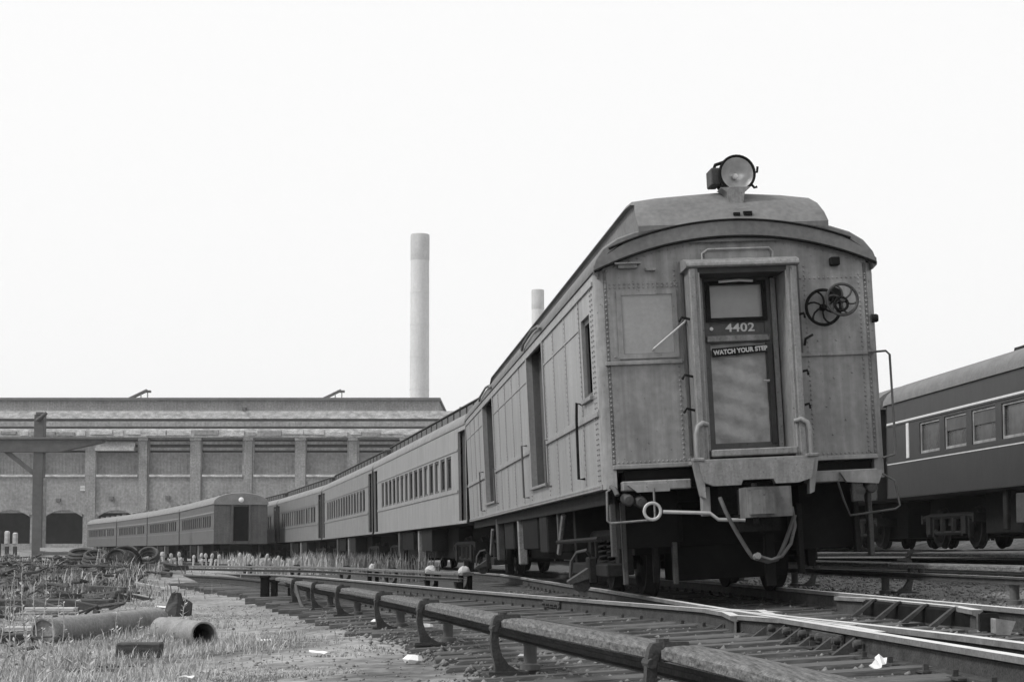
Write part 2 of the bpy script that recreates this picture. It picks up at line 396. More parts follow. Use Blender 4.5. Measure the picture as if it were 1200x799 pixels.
near = thing('railway_track', 'near curving track with a switch frog in the right foreground', 'track')
main = thing('railway_track', 'canted track that the baggage car with the headlight stands on', 'track')
rail('rail', cut(N2, 3, 80), near); sweep(MB(), RAIL, cut(N1, 3, 80), 0, RMAT).build('rail', [M['railweb'], M['greyiron'], M['railweb']], near)['label'] = 'dull rusty rail behind the third rail'
def scut(path, y0, y1): return [p for p in path if y0 <= p[1] <= y1]
rail('rail', scut(T1, 3, 122), main); rail('rail', scut(T2, 3, 122), main)
s = -13.0
while s < 9.0:
    a = n2u(s)-2.72+random.uniform(-.22, .12); b = TC+1.28+random.uniform(-.08, .08)
    tie(near, *tpos(a, s), *tpos(b, s)); s += random.uniform(.52, .6)
while s < 26:
    a = n2u(s)-2.7+random.uniform(-.2, .1); tie(near, *tpos(a, s+.1), *tpos(n2u(s)+.55, s)); tie(main, *tpos(TC-1.3, s), *tpos(TC+1.3, s)); s += random.uniform(.55, .62)
y = 41.0
while y < 62:
    x, a = at_y(N2, y); l = (math.cos(a), math.sin(a))
    tie(near, x-l[0]*2.1, y-l[1]*2.1, x+l[0]*.55, y+l[1]*.55)
    y += .62
while s < 70: tie(main, *tpos(TC-1.3, s), *tpos(TC+1.3, s)); s += 1.2
# frog where the near track's far rail crosses the main track's near rail
sp = MB()
for pth, a, b in ((N2, 6, 30), (T1, 6, 30), (N1, 6, 24), (T2, 7, 26)):
    yy = a
    while yy < b:
        x, an = at_y(pth, yy); z = R1(x, yy)-.17
        sp.box((x, yy, z+.009), (.24, .17, .014), (0, 0, an))
        for e in (-1, 1):
            sp.box((x+e*.085, yy+random.choice((-.05, .05)), z+.03), (.03, .022, .045), (0, 0, an))
        yy += random.uniform(.52, .6)
tag(sp.build('tie_plates', M['greyiron'], near), kind='stuff')
frog = thing('switch_frog', 'bolted switch frog with wing rails where two rails cross near the baggage car', 'frog')
ycr = min((abs(at_y(N2, yy)[0]-at_y(T1, yy)[0]), yy) for yy in np.arange(11, 22, .05))[1]
for pth, off, y0, y1 in ((N2, -.10, ycr-3.4, ycr+.6), (T1, -.10, ycr-.5, ycr+2.2), (N2, .10, ycr-.4, ycr+2.4), (T1, .10, ycr-3.0, ycr+.3)):
    q = offset(cut(pth, y0, y1), off)
    k = len(q); q = [(p[0]+(off*.9 if i in (0, k-1) else 0), p[1]) for i, p in enumerate(q)]
    rail('wing_rail', q, frog, -.004)
V = cut(T1, ycr-3.3, ycr-.3)
sweep(MB(), [(-.05, -.155), (-.05, -.03), (.03, -.03), (.03, -.155)], offset(V, .09)).build('filler_block', M['railweb'], frog)
for i in range(9):
    yy = ycr-3.2+i*.43; x, a = at_y(T1, yy); z = R1(x, yy)
    MB().lathe([(0, .035), (.022, .035), (.03, .02), (.03, -.02)], (x-.05, yy, z-.085), (-math.cos(a), -math.sin(a), 0), 8).build('bolt', M['greyiron'], frog)
    MB().prism([(-.0, -.03), (-.02, -.06), (-.16, -.165), (-.02, -.165)], lambda p, q: (x-.03+p, yy+.14, z+q), lambda p, q: (x-.03+p, yy+.2, z+q)).build('brace', M['greyiron'], frog)
# joint bars on the near rail right of the frog
for (pth, yy) in ((T1, 11.2), (N2, 13.2), (N2, 19.5)):
    x, a = at_y(pth, yy); z = R1(x, yy)
    jb = MB(); jb.box((x-.03, yy, z-.09), (.03, .7, .085), (0, 0, a))
    jo = jb.build('joint_bar', M['railweb'], near, .006)
    for k in (-.26, -.09, .09, .26):
        MB().lathe([(0, .05), (.02, .05), (.024, .0)], (x-.03-math.sin(a)*k, yy+math.cos(a)*k, z-.09), (-1, -.05, 0), 8).build('bolt', M['greyiron'], jo)
# guard rail with slanted braces beside the far rail of the main track
guard = thing('guard_rail', 'short guard rail with slanted braces inside the far rail at right', 'guard rail')
gp = offset(cut(T2, 11.7, 15.6), -.125)
gp[0] = (gp[0][0]-.09, gp[0][1]); gp[-1] = (gp[-1][0]-.09, gp[-1][1])
rail('rail', gp, guard, -.006)
x, a = at_y(T2, 13.3)
sweep(MB(), [(-.20, -.165), (-.20, -.05), (-.17, -.03), (-.165, -.165)], cut(T2, 12.0, 14.9)).build('base_plate', M['black'], guard)
for yy in (12.5, 13.15, 13.8, 14.45):
    x, a = at_y(T2, yy); z = R1(x, yy)
    MB().prism([(-.17, -.01), (-.21, -.02), (-.40, -.17), (-.34, -.17)], lambda p, q: (x+p, yy-.035, z+q), lambda p, q: (x+p, yy+.035, z+q)).build('brace', M['greyiron'], guard, .005)
x, a = at_y(T2, 11.75); z = R1(x, 11.75)
MB().prism([(-.30, -.165), (-.30, -.04), (-.16, -.03), (-.16, -.165)], lambda p, q: (x+p, 11.72, z+q), lambda p, q: (x+p, 11.76, z+q)).build('end_plate', M['dark'], guard, .006)
MB().prism([(0, -.165), (.0, -.05), (.14, -.07), (.1, -.165)], lambda p, q: (x-.34+p, 11.2, z+q), lambda p, q: (x-.34+p, 11.32, z+q)).build('rail_block', M['trim'], guard, .01)

# ------------------------------------------------------------ third rails
COVER = [(-.10, .125), (-.108, .132), (-.108, .168), (-.09, .182), (-.03, .188), (.03, .188), (.09, .182), (.108, .168), (.108, .132), (.10, .125)]
CRAIL = [(-.034, .09), (-.034, .07), (-.012, .062), (-.012, .035), (-.045, .028), (-.045, .02), (.045, .02), (.045, .028), (.012, .035), (.012, .062), (.034, .07), (.034, .09)]
BR = [(.045, .19), (.03, .215), (-.02, .222), (-.13, .222), (-.135, .196), (-.02, .194), (.0, .17), (.012, .10), (.008, .03), (-.012, -.04), (-.055, -.10), (-.13, -.145), (-.16, -.165), (.03, -.165), (.035, -.10), (.052, -.03), (.06, .05), (.056, .13)]
def bracket_mesh():
    mb = MB()
    mb.prism(BR, lambda a, b: (-a, -.028, b), lambda a, b: (-a, .028, b))
    mb.box((.05, 0, -.155), (.26, .12, .022)); mb.lathe([(0, .03), (.022, .03), (.022, -.09)], (-.04, -.03, .13), (0, -1, 0), 8)
    mb.lathe([(0, .05), (.03, .05), (.03, -.05), (0, -.05)], (.02, 0, .185), (0, 0, 1), 8)
    o = mb.build('bracket', M['bracket'], None, .006); me = o.data; bpy.data.objects.remove(o); return me
br_me = bracket_mesh()
ins = MB().lathe([(.0, -.165), (.07, -.165), (.07, -.13), (.045, -.12), (.045, -.01), (.055, .02), (0, .02)], (0, 0, 0), (0, 0, 1), 12).build('insulator', M['midpaint'])
ins_me = ins.data; bpy.data.objects.remove(ins)
def third_rail(label, path, ys, y0, y1, side, boards=None, wraps=(), cond_off=0.09):
    """path: centre line of the cover; side=-1: bracket on its left"""
    t = thing('third_rail', label, 'third rail')
    sub = cut(path, y0, y1)
    sweep(MB(), CRAIL, offset(sub, cond_off*(-side)), 0, [0]*11+[1]).build('conductor_rail', [M['railweb'], M['railtop'], M['railside']], t)
    ys = sorted(ys); edges = boards or ([y0]+ys+[y1])
    for k in range(len(edges)-1):
        a, b = edges[k]+.02, edges[k+1]-.02
        q = [(at_y(path, yy)[0], yy) for yy in np.linspace(a, b, max(3, int((b-a)/.6)))]
        kk = random.uniform(-.006, .012); sweep(MB(), COVER, q, kk).build('cover_board', M['cover'], t)
    for yy in ys:
        x, a = at_y(path, yy)
        nx, ny = math.cos(a)*side, math.sin(a)*side
        px, py = x+nx*.115, yy+ny*.115
        obj_from('bracket', br_me, t, (px, py, R1(px, py)), (0, 0, a+(0 if side < 0 else math.pi)))
        ix, iy = x-nx*cond_off, yy-ny*cond_off+.25
        obj_from('insulator', ins_me, t, (ix, iy, R1(ix, iy)))
    return t
near3 = third_rail('near third rail with weathered cover boards on curved brackets, sweeping across the foreground', NTH, [3.6, 7.0, 10.4, 13.9, 17.0, 20.6, 23.5, 26.3], 2.7, 29.2, -1)
# one cover board end is rounded and sits a little proud
x, a = at_y(NTH, 6.9)
third_rail('right-hand third rail running past the baggage car under a long cover board', offset(tpath, 1.98), [8, 11.2, 14.6, 18.2, 22, 26], 6, 40, 1)
third_rail('farther third rail at right, between two tracks beside the dark coach', offset(tpath, 3.55), [12, 17, 22, 27], 8, 42, -1)
mid3 = third_rail('third rail with two pale wrapped supports, in the middle distance', offset(N2, .95), [29.2, 31.6, 35, 39, 43, 48], 28.6, 62, 1)
for yy, sx in ((28.9, .72), (31.5, .85), (36.5, .6)):
    x, a = at_y(offset(N2, .95), yy); z = R1(x, yy)+.2
    mb = MB(); pr = [(0, .13), (.07, .12), (.13, .07), (.15, 0), (.13, -.09), (.0, -.1)]
    V = []
    mb.lathe([(r*sx*random.uniform(.85, 1.1), h*.75) for r, h in pr], (x, yy, z), (.15, .1, 1), 11)
    mb.v = [(p[0]+random.uniform(-.018, .018), p[1]+random.uniform(-.018, .018), p[2]+random.uniform(-.012, .012)) for p in mb.v]
    mb.build('canvas_wrap', M['canvas'], mid3)
    MB().bb(x-.11, x-.02, yy-.05, yy+.05, z-.42, z-.05).build('support_post', M['black'], mid3)
    MB().bb(x+.06, x+.14, yy-.05, yy+.05, z-.42, z-.05).build('support_post', M['black'], mid3)
# drooping cable by the far brackets
x0, y0_ = at_y(NTH, 26.0)[0]-.12, 26.0; x1, y1_ = at_y(NTH, 22.9)[0]-.2, 22.9
pts = []
for k in range(15):
    t = k/14; xx, yy = x0+(x1-x0)*t, y0_+(y1_-y0_)*t
    pts.append((xx, yy, R1(xx, yy)+.12-.28*t-.22*math.sin(t*math.pi)*(1-t*.4)))
tag(MB().tube(pts, .03, 8).build('loose_cable', M['rubber']), 'black cable drooping between the far third rail brackets', 'cable')
# dark stub posts where the near third rail ends
st = thing('stub_post', 'dark pair of short bolted posts where the near third rail ends', 'post', (0, 0, 0))
for k, (dx, hh) in enumerate(((0, .42), (.17, .34), (.45, .38))):
    x = -4.55+dx; yy = 29.6+dx*.2; z = R1(x, yy)-.25
    MB().bb(x-.075+.02*k, x+.075-.02*k, yy-.07, yy+.07, z, z+hh).build('post', M['black'], st, .01)
    MB().bb(x-.09, x+.09, yy-.09, yy+.09, z+hh, z+hh+.05).build('cap', M['black'], st, .01)

# tracks at right and the one under the left-hand train
def plain_track(label, path, y0, y1, ties=True, step=.65):
    t = thing('railway_track', label, 'track')
    for a in (-.765, .765): rail('rail', cut(offset(path, a), y0, y1), t)
    if ties:
        y = y0+1
        while y < min(y1, 45):
            x, a = at_y(path, y); c_, s_ = math.cos(a), math.sin(a)
            tie(t, x-c_*1.3, y-s_*1.3, x+c_*1.3, y+s_*1.3); y += step
    return t
plain_track('empty track at right between the baggage car and the dark coach', offset(tpath, 5.05), 8, 70)
RP = [(OX+9.9*math.cos(.0977)-math.sin(.085)*s, OY+.9+math.cos(.085)*s) for s in (-14, 0, 15, 30, 60)]
rpath = smooth_path(RP)
plain_track('track at far right under the dark striped coach', rpath, 6, 75)
MP_ = [(-6.6, 60), (-8.4, 68), (-10.9, 77), (-14.2, 86.7), (-15.5, 91)]

# ------------------------------------------------------------ railway cars
# car frame: x to the right seen from the front, y back along the car, z up from the rail heads
ZW = -0.04
def monitor_profile(front=True):
    """half cross-sections: lower deck and raised clerestory"""
    low = [(-1.512, 3.405), (-1.525, 3.41), (-1.527, 3.44), (-1.49, 3.55), (-1.40, 3.665), (-1.25, 3.76), (-1.05, 3.825), (-.80, 3.86)]
    return low
def loft(mb, rings, m=0, sm=True, close=False):
    n = len(rings[0]); V = [p for r in rings for p in r]
    F = []
    for i in range(len(rings)-1):
        for j in range(n-1 if not close else n):
            F.append((i*n+j, i*n+(j+1) % n, (i+1)*n+(j+1) % n, (i+1)*n+j))
    return mb.add(V, F, m, sm)
def roof_monitor(parent, L, name='roof', mat_low=None, mat_top=None, end_slope=True, win=0, rise=.46):
    low = monitor_profile(); full = low+[(-x, z) for x, z in low[::-1]]
    mb = MB()
    ys = [-.06, -.03, .0, .5, 2, L/2, L-2, L, L+.06]
    dz = [-.025, -.005, 0, 0, 0, 0, 0, 0, -.03]
    loft(mb, [[(x, y, z+d) for x, z in full] for y, d in zip(ys, dz)])
    inner = [(x*.97, z-.07) for x, z in full]
    loft(mb, [[(x, y, z) for x, z in inner] for y in (-.06, L+.06)])
    for y in (-.06, L+.06):
        k = len(full)
        mb.add([(x, y, z-.025*(y < 0)) for x, z in full]+[(x, y, z) for x, z in inner], [(i, i+1, k+i+1, k+i) for i in range(k-1)])
    r = mb.build(name, mat_low or M['roof'], parent)
    # clerestory: upright sides, low arched top; slopes down at the ends
    hw = .93
    def ring(y, k, w=1.0):
        top = 3.84+(rise-.07)*k
        s_ = 3.84+(rise-.19)*k
        pts = [(-hw*w, y, 3.68), (-hw*w, y, s_), (-hw*w-.05*k, y, s_+.005), (-hw*w-.03*k, y, s_+.04*k), (-hw*w*.75, y, s_+(top-s_)*.62), (-hw*w*.35, y, top-.02*k), (0, y, top),
               (hw*w*.35, y, top-.02*k), (hw*w*.75, y, s_+(top-s_)*.62), (hw*w+.03*k, y, s_+.04*k), (hw*w+.05*k, y, s_+.005), (hw*w, y, s_), (hw*w, y, 3.68)]
        return pts
    mb = MB()
    if end_slope:
        seq = [(-.06, .06, 1.10), (.06, .36, 1.08), (.20, .62, 1.05), (.38, .83, 1.0), (.6, .95, 1.0), (.95, 1, 1), (L/2, 1, 1), (L-1.1, 1, 1), (L-.7, .85, 1), (L-.3, .45, 1.03), (L, .05, 1.06)]
    else:
        seq = [(.35, .9, 1), (.5, 1, 1), (L/2, 1, 1), (L-.5, 1, 1), (L-.35, .9, 1)]
    loft(mb, [ring(*q) for q in seq])
    if True:
        for q, fl in ((seq[0], 1), (seq[-1], -1)):
            rr = ring(*q); mb.add(rr, [tuple(range(len(rr)))[::fl]])
    cl = mb.build('clerestory', mat_top or M['roof'], parent)
    if win:
        me = None
        for k in range(win):
            y = 1.6+(L-3.2)*k/(win-1)
            if me is None:
                o = MB().bb(-hw-.015, -hw+.01, -.40, .40, 3.88, 4.08).build('clerestory_window', M['mono_win'], cl); me = o.data
                o.location.y = y
            else:
                obj_from('clerestory_window', me, cl, (0, y, 0))
    return r, cl

wheel_me = None
def make_truck(parent, yc, wb=2.2, simple=False, m='dark'):
    """four wheels, axles, side frames with journal boxes, springs and bolster"""
    global wheel_me
    R_ = .44; zc = ZW+R_
    t = MB()
    fr = []
    for sx in (-1, 1):
        X = sx*1.05
        # arch-bar style equalised frame
        t.tube([(X, yc-wb/2-.45, zc+.22), (X, yc-wb/2, zc+.26), (X, yc, zc+.26), (X, yc+wb/2, zc+.26), (X, yc+wb/2+.45, zc+.22)], .075, 6)
        t.tube([(X, yc-wb/2, zc+.1), (X, yc-wb/2+.3, zc-.12), (X, yc+wb/2-.3, zc-.12), (X, yc+wb/2, zc+.1)], .05, 6)
        for e in (-1, 1):
            t.bb(X-.1, X+.1, yc+e*wb/2-.14, yc+e*wb/2+.14, zc-.14, zc+.24)       # journal box
            t.bb(X-.05, X+.05, yc+e*wb/2-.24, yc+e*wb/2-.16, zc-.2, zc+.26); t.bb(X-.05, X+.05, yc+e*wb/2+.16, yc+e*wb/2+.24, zc-.2, zc+.26)
        for e in (-.34, .34):
            if simple: t.tube([(X, yc+e, zc-.1), (X, yc+e, zc+.22)], .09, 8)
            else: t.tube([(X+.085*math.cos(q*1.1), yc+e+.085*math.sin(q*1.1), zc-.1+q*.011) for q in range(29)], .022, 5)
    t.bb(-1.0, 1.0, yc-.2, yc+.2, zc+.05, zc+.32)
    for e in (-1, 1): t.bb(-1.12, 1.12, yc+e*(wb/2+.5)-.05, yc+e*(wb/2+.5)+.05, zc+.1, zc+.3)
    tr = t.build('truck', M[m], parent, 0 if simple else .012)
    for e in (-1, 1):
        MB().tube([(-1.0, yc+e*wb/2, zc), (1.0, yc+e*wb/2, zc)], .07, 10).build('axle', M['black'], tr)
        for sx in (-1, 1):
            if wheel_me is None:
                wm = MB().lathe([(.0, .05), (.1, .05), (.12, .02), (.33, .0), (.36, .035), (.43, .045), (.44, -.02), (.445, -.06), (.475, -.075), (.475, -.1), (.36, -.1), (.33, -.05), (0, -.05)], (0, 0, 0), (1, 0, 0), 28).build('wheel', [M['dark']])
                wheel_me = wm.data; bpy.data.objects.remove(wm)
            obj_from('wheel', wheel_me, tr, (sx*.765+TC, yc+e*wb/2, zc), (0, 0, 0 if sx > 0 else math.pi))
    return tr

# ---------------------------------------- the baggage car in front
bag = thing('baggage_car', 'grey riveted baggage car with a big headlight on its roof and number 4402', 'railway car', (OX, OY, .04), (0, -ROLL, YAW), 'cars of the long train')
L = 19.65
# side walls with door and window openings (left side faces the camera)
dA, dB = (4.75, 6.65), (12.55, 14.75)
def side_map(sx): return lambda a, b, t: (sx*(1.51-t), a, b)
holesL = [(dA[0], dA[1], 1.40, 3.33), (dB[0], dB[1], 1.40, 3.33), (.50, 1.12, 2.16, 3.04)]
for sx in (-1, 1):
    mb = plate(MB(), .12, L-.12, 1.13, 3.40, holesL, side_map(sx), 0, .07)
    side = mb.build('wall', M['paint'], bag)
    b = MB()
    def bar(z0, z1, th, spans):
        for a0, a1 in spans: b.bb(min(sx*1.50, sx*(1.51+th)), max(sx*1.50, sx*(1.51+th)), a0, a1, z0, z1)
    full = [(.14, dA[0]-.05), (dA[1]+.05, dB[0]-.05), (dB[1]+.05, L-.14)]
    bar(1.90, 1.955, .028, full); bar(1.955, 1.985, .012, full)
    bar(2.955, 2.985, .010, [(1.25, dA[0]-.05)]+full[1:])
    bar(1.13, 1.19, .018, [(.14, L-.14)]); bar(3.28, 3.33, .02, [(.14, L-.14)])
    b.build('belt_rail', M['paint'], side, .004)
    # vertical seam strips between the sheets
    for y in [1.3, 2.5, 3.65, 7.85, 9.05, 10.25, 11.45, 15.9, 17.1, 18.3]:
        o = MB().bb(min(sx*1.505, sx*1.516), max(sx*1.505, sx*1.516), y-.035, y+.035, 1.19, 3.28).build('seam_strip', M['paint'], side)
    rv = MB()
    for y in [.25, .36, 1.27, 2.5, 3.65, 4.6, 6.78, 7.85, 9.05, 10.25, 11.45, 12.4, 14.9, 15.9, 17.1, 18.3]:
        for k in range(38):
            z = 1.23+k*.055; rv.box((sx*1.517, y, z), (.012, .016, .016))
    for k in range(250): rv.box((sx*1.53, .2+k*.077, 1.16), (.012, .016, .016))
    tag(rv.build('rivets', M['paint'], side), kind='stuff')
    for (y0, y1) in (dA, dB):
        d = MB()
        d.bb(min(sx*1.50, sx*1.53), max(sx*1.50, sx*1.53), y0-.07, y0, 1.36, 3.30); d.bb(min(sx*1.50, sx*1.53), max(sx*1.50, sx*1.53), y1, y1+.07, 1.36, 3.30)
        d.build('door_frame', M['paint'], side, .004)
        dr = MB().bb(min(sx*1.30, sx*1.34), max(sx*1.30, sx*1.34), y0-.1, y1+.1, 1.41, 3.36)
        for k in range(1, 4): dr.bb(min(sx*1.335, sx*1.36), max(sx*1.335, sx*1.36), y0+(y1-y0)*k/4-.03, y0+(y1-y0)*k/4+.03, 1.43, 3.34)
        dr.build('sliding_door', M['midpaint'], side)
        for yj in (y0, y1): MB().bb(min(sx*1.34, sx*1.44), max(sx*1.34, sx*1.44), yj-.012, yj+.012, 1.41, 3.33).build('door_jamb', M['midpaint'], side)
        MB().bb(min(sx*1.36, sx*1.56), max(sx*1.36, sx*1.56), y0-.05, y1+.05, 1.36, 1.40).build('door_sill', M['trim'], side, .005)
        # grab bar beside the door
        MB().tube([(sx*1.51, y0-.3, 1.95), (sx*1.58, y0-.3, 1.95), (sx*1.58, y0-.3, 1.34), (sx*1.51, y0-.3, 1.34)] if sx < 0 else [(sx*1.51, y1+.3, 1.95), (sx*1.58, y1+.3, 1.95), (sx*1.58, y1+.3, 1.34), (sx*1.51, y1+.3, 1.34)], .016, 6).build('grab_bar', M['midpaint'], side)
        if sx < 0: MB().tube([(sx*1.51, y1+.55, 2.05), (sx*1.59, y1+.55, 2.05), (sx*1.59, y1+.55, 1.28), (sx*1.51, y1+.55, 1.28)], .016, 6).build('grab_bar', M['midpaint'], side)
        # arched rain hood over the door on the roof edge
        MB().tube([(sx*1.555, y0-.2, 3.44), (sx*1.555, y0, 3.5), (sx*1.53, (y0+y1)/2, 3.57), (sx*1.555, y1, 3.5), (sx*1.555, y1+.2, 3.44)], .022, 6).build('rain_hood', M['roof'], side)
    # small end window
    wf = MB(); 
    plate(wf, .50, 1.12, 2.16, 3.04, [(.56, 1.06, 2.22, 2.98)], lambda a, b2, t: (sx*(1.475-t), a, b2), 0, .03)
    wf = wf.build('window', M['midpaint'], side)
    MB().bb(min(sx*1.41, sx*1.42), max(sx*1.41, sx*1.42), .5, 1.12, 2.16, 3.04).build('pane', M['glass'], wf)
    MB().bb(min(sx*1.44, sx*1.46), max(sx*1.44, sx*1.46), .76, .80, 2.22, 2.98).build('frame_bar', M['trim'], wf)
    MB().bb(min(sx*1.50, sx*1.55), max(sx*1.50, sx*1.55), .47, 1.15, 2.11, 2.16).build('sill', M['trim'], wf, .005)
    # corner grab iron
    MB().tube([(sx*1.51, 1.28, 2.12), (sx*1.58, 1.28, 2.15), (sx*1.585, 1.32, 1.95), (sx*1.585, 1.38, 1.3), (sx*1.51, 1.38, 1.3)], .016, 6).build('grab_bar', M['dark'], side)
# underframe floor and centre sill
u = MB(); u.bb(-1.46, 1.46, .15, L-.15, 1.135, 1.18); u.bb(-.3, .3, .1, L-.1, .82, 1.13); u.bb(-1.44, -1.36, .3, L-.3, .98, 1.13); u.bb(1.36, 1.44, .3, L-.3, .98, 1.13)
u.build('underframe', M['dark'], bag)
MB().bb(-1.45, 1.45, .08, L-.1, 1.30, 1.34).build('floor', M['interior'], bag)
# rounded corner posts
for sx in (-1, 1):
    for y, e in ((.0, 1), (L, -1)):
        c = MB().prism([(sx*1.51, y+e*.13), (sx*1.51, y+e*.09), (sx*1.495, y+e*.045), (sx*1.465, y+e*.015), (sx*1.42, y), (sx*1.38, y), (sx*1.38, y+e*.13)], lambda a, b: (a, b, 1.13), lambda a, b: (a, b, 3.42), 0, True)
        c.build('corner_post', M['paint_end'], bag)
# end wall with arched top and door opening
def arch(x): return 3.42+.33*(1-(abs(x)/1.52)**2.1)
def end_wall(y, e, door=True):
    mb = MB(); xs = list(np.linspace(-1.42, -.5, 9))+[-.5]+list(np.linspace(-.5, .5, 7))+list(np.linspace(.5, 1.42, 9))
    xs = sorted(set(round(float(x), 4) for x in xs))
    for i in range(len(xs)-1):
        a, b = xs[i], xs[i+1]; z0 = 1.33
        if door and -.5 <= a and b <= .5: z0 = 3.36
        for t in (0, .06):
            mb.add([(a, y+e*t, z0), (b, y+e*t, z0), (b, y+e*t, arch(b)), (a, y+e*t, arch(a))], [(0, 1, 2, 3)])
        mb.add([(a, y, z0), (b, y, z0), (b, y+e*.06, z0), (a, y+e*.06, z0)], [(0, 1, 2, 3)])
        mb.add([(a, y, arch(a)), (b, y, arch(b)), (b, y+e*.06, arch(b)), (a, y+e*.06, arch(a))], [(0, 1, 2, 3)])
    if door:
        for x in (-.5, .5): mb.add([(x, y, 1.33), (x, y, 3.36), (x, y+e*.06, 3.36), (x, y+e*.06, 1.33)], [(0, 1, 2, 3)])
    return mb
ew = end_wall(0, 1).build('end_wall', M['paint_end'], bag)
end_wall(L, -1).build('end_wall', M['paint_end'], bag)
# raised belt, pale blanked-off window plate, end-sheet lip and bent lip
MB().bb(-1.44, -.62, -.03, .01, 2.415, 2.455).build('belt_rail', M['paint_end'], ew, .006); MB().bb(.62, 1.44, -.03, .01, 2.435, 2.475).build('belt_rail', M['paint_end'], ew, .006)
MB().bb(-1.24, -.70, -.012, .01, 2.53, 3.15).build('blanked_window', M['paint_light'], ew, .004)
b = MB(); plate(b, -1.29, -.65, 2.48, 3.20, [(-1.24, -.70, 2.53, 3.15)], lambda a, c, t: (a, -.02+t, c), 0, .03); b.build('window_surround', M['paint_end'], ew, .004)
b = MB(); b.bb(-1.42, -.55, -.035, .01, 1.33, 1.375); b.bb(.55, 1.42, -.035, .01, 1.33, 1.375); b.build('bottom_lip', M['paint'], ew, .006)
rv = MB()
def rivrow(x0, x1, z0, z1, n):
    for k in range(n):
        t = k/(n-1); rv.lathe([(0, .012), (.009, .009), (.013, -.002)], (x0+(x1-x0)*t, 0, z0+(z1-z0)*t), (0, -1, 0), 6)
rivrow(-1.40, -.64, 3.27, 3.27, 16); rivrow(.7, 1.40, 3.27, 3.27, 15); rivrow(-1.40, -.64, 3.235, 3.235, 16)
rivrow(-1.40, -1.40, 1.42, 3.3, 40); rivrow(1.40, 1.40, 1.42, 3.3, 40); rivrow(1.33, 1.33, 1.42, 3.3, 40)
rivrow(-.66, -.66, 1.42, 3.4, 40); rivrow(.74, .74, 1.42, 3.4, 40); rivrow(-1.33, -.66, 2.505, 2.505, 16); rivrow(-.675, -.675, 2.53, 3.15, 14)
rivrow(-1.40, -.6, 1.40, 1.40, 18); rivrow(.6, 1.40, 1.40, 1.40, 18)
for k in range(34):
    x = -1.38+k*.0836; rivrow(x, x+.001, arch(x)-.06, arch(x)-.06, 2)
for x, z in ((1.0, 2.2), (1.2, 2.25), (.9, 1.9), (1.05, 2.6), (1.2, 2.63), (.85, 2.6), (1.1, 1.75), (.95, 1.6)): rivrow(x, x+.001, z, z, 2)
tag(rv.build('rivets', M['paint_end'], ew), kind='stuff')
# arched moulding under the roof edge
for d, r_, mm in ((.0, .016, 'black'), (.15, .013, 'black')):
    pts = [(x, -.07, arch(x)+d-.02) for x in np.linspace(-1.515, 1.515, 33)]
    if d > .1: pts = [(x, -.068, arch(x)+d+.01*(1-abs(x))) for x in np.linspace(-1.35, 1.25, 29)]
    MB().tube(pts, r_, 6).build('roof_moulding', M[mm], ew)
mb = MB(); xs = np.linspace(-1.522, 1.522, 34)
for t, yy in ((0, -.10), ):
    for i in range(33):
        a, b = xs[i], xs[i+1]
        mb.add([(a, -.065, arch(a)-.02), (b, -.065, arch(b)-.02), (b, -.065, arch(b)+.16-.13*(abs(b)/1.54)**6), (a, -.065, arch(a)+.16-.13*(abs(a)/1.54)**6)], [(0, 1, 2, 3)], 0, True)
        mb.add([(a, -.065, arch(a)-.02), (b, -.065, arch(b)-.02), (b, .02, arch(b)-.02), (a, .02, arch(a)-.02)], [(0, 1, 2, 3)])
mb.build('roof_fascia', M['roof'], ew)
roof_monitor(bag, L, rise=.60)
# vestibule door frame standing out from the end, hood, door
vf = MB()
for sx in (-1, 1):
    vf.bb(sx*.515-.045, sx*.515+.045, -.30, .0, 1.36, 3.38)
    vf.bb(sx*.535-.035, sx*.535+.035, -.33, -.27, 1.36, 3.36)
vo = vf.build('door_frame', M['trim'], bag, .01)
MB().bb(-.47, .47, -.28, .05, 3.31, 3.385).build('frame_head', M['interior'], vo)
ht = MB().prism([(-.34, 3.37), (-.345, 3.40), (-.32, 3.435), (-.20, 3.475), (0, 3.49), (0, 3.36)], lambda a, b: (-.60, a, b), lambda a, b: (.60, a, b)); ht.build('hood', M['trim'], vo, .012)
b = MB(); pts = [(-.36, -.05, 3.50), (-.36, -.05, 3.56), (-.3, -.06, 3.60), (.36, -.06, 3.60), (.40, -.05, 3.56), (.40, -.05, 3.5)]
b.tube(pts, .013, 6); b.bb(-.33, .37, -.04, .0, 3.50, 3.585); b.build('vent_plate', M['paint_end'], vo)
for sx, mm in ((-1, 'trim'), (1, 'interior')):
    MB().bb(sx*.462-.008, sx*.462+.008, -.29, .30, 1.36, 3.32).build('jamb', M['paint_end'], vo)
for x in (-.43, -.395): MB().bb(x-.014, x+.014, -.06, .06, 1.42, 3.30).build('jamb_strip', M['trim'], vo)
door = MB()
DX0, DX1 = -.375, .38
plate(door, DX0, DX1, 1.50, 3.32, [(-.29, .31, 2.88, 3.25), (-.29, .31, 2.72, 2.84), (-.29, .31, 1.56, 2.62)], lambda a, c, t: (a, .10+t, c), 0, .05, 0)
dobj = door.build('door', M['midpaint'], bag, .008)
MB().bb(-.30, .32, .135, .145, 2.87, 3.26).build('window_pane', M['doorglass'], dobj)
MB().bb(-.30, .32, .12, .135, 2.71, 2.85).build('number_panel', M['midpaint'], dobj)
pn = MB(); n_ = 12
V = []; F = []
for i in range(n_+1):
    for j in range(25):
        x = -.30+.62*i/n_; z = 1.55+1.08*j/24
        V.append((x, .135+.012*math.sin(j*1.35+i*.5)*(1-i/n_*.3)+.008*math.sin(i*1.3+j*.3), z))
for i in range(n_):
    for j in range(24): F.append((i*25+j, (i+1)*25+j, (i+1)*25+j+1, i*25+j+1))
pn.add(V, F, 0, True); pn.build('lower_panel', M['ripple'], dobj)
b = MB()
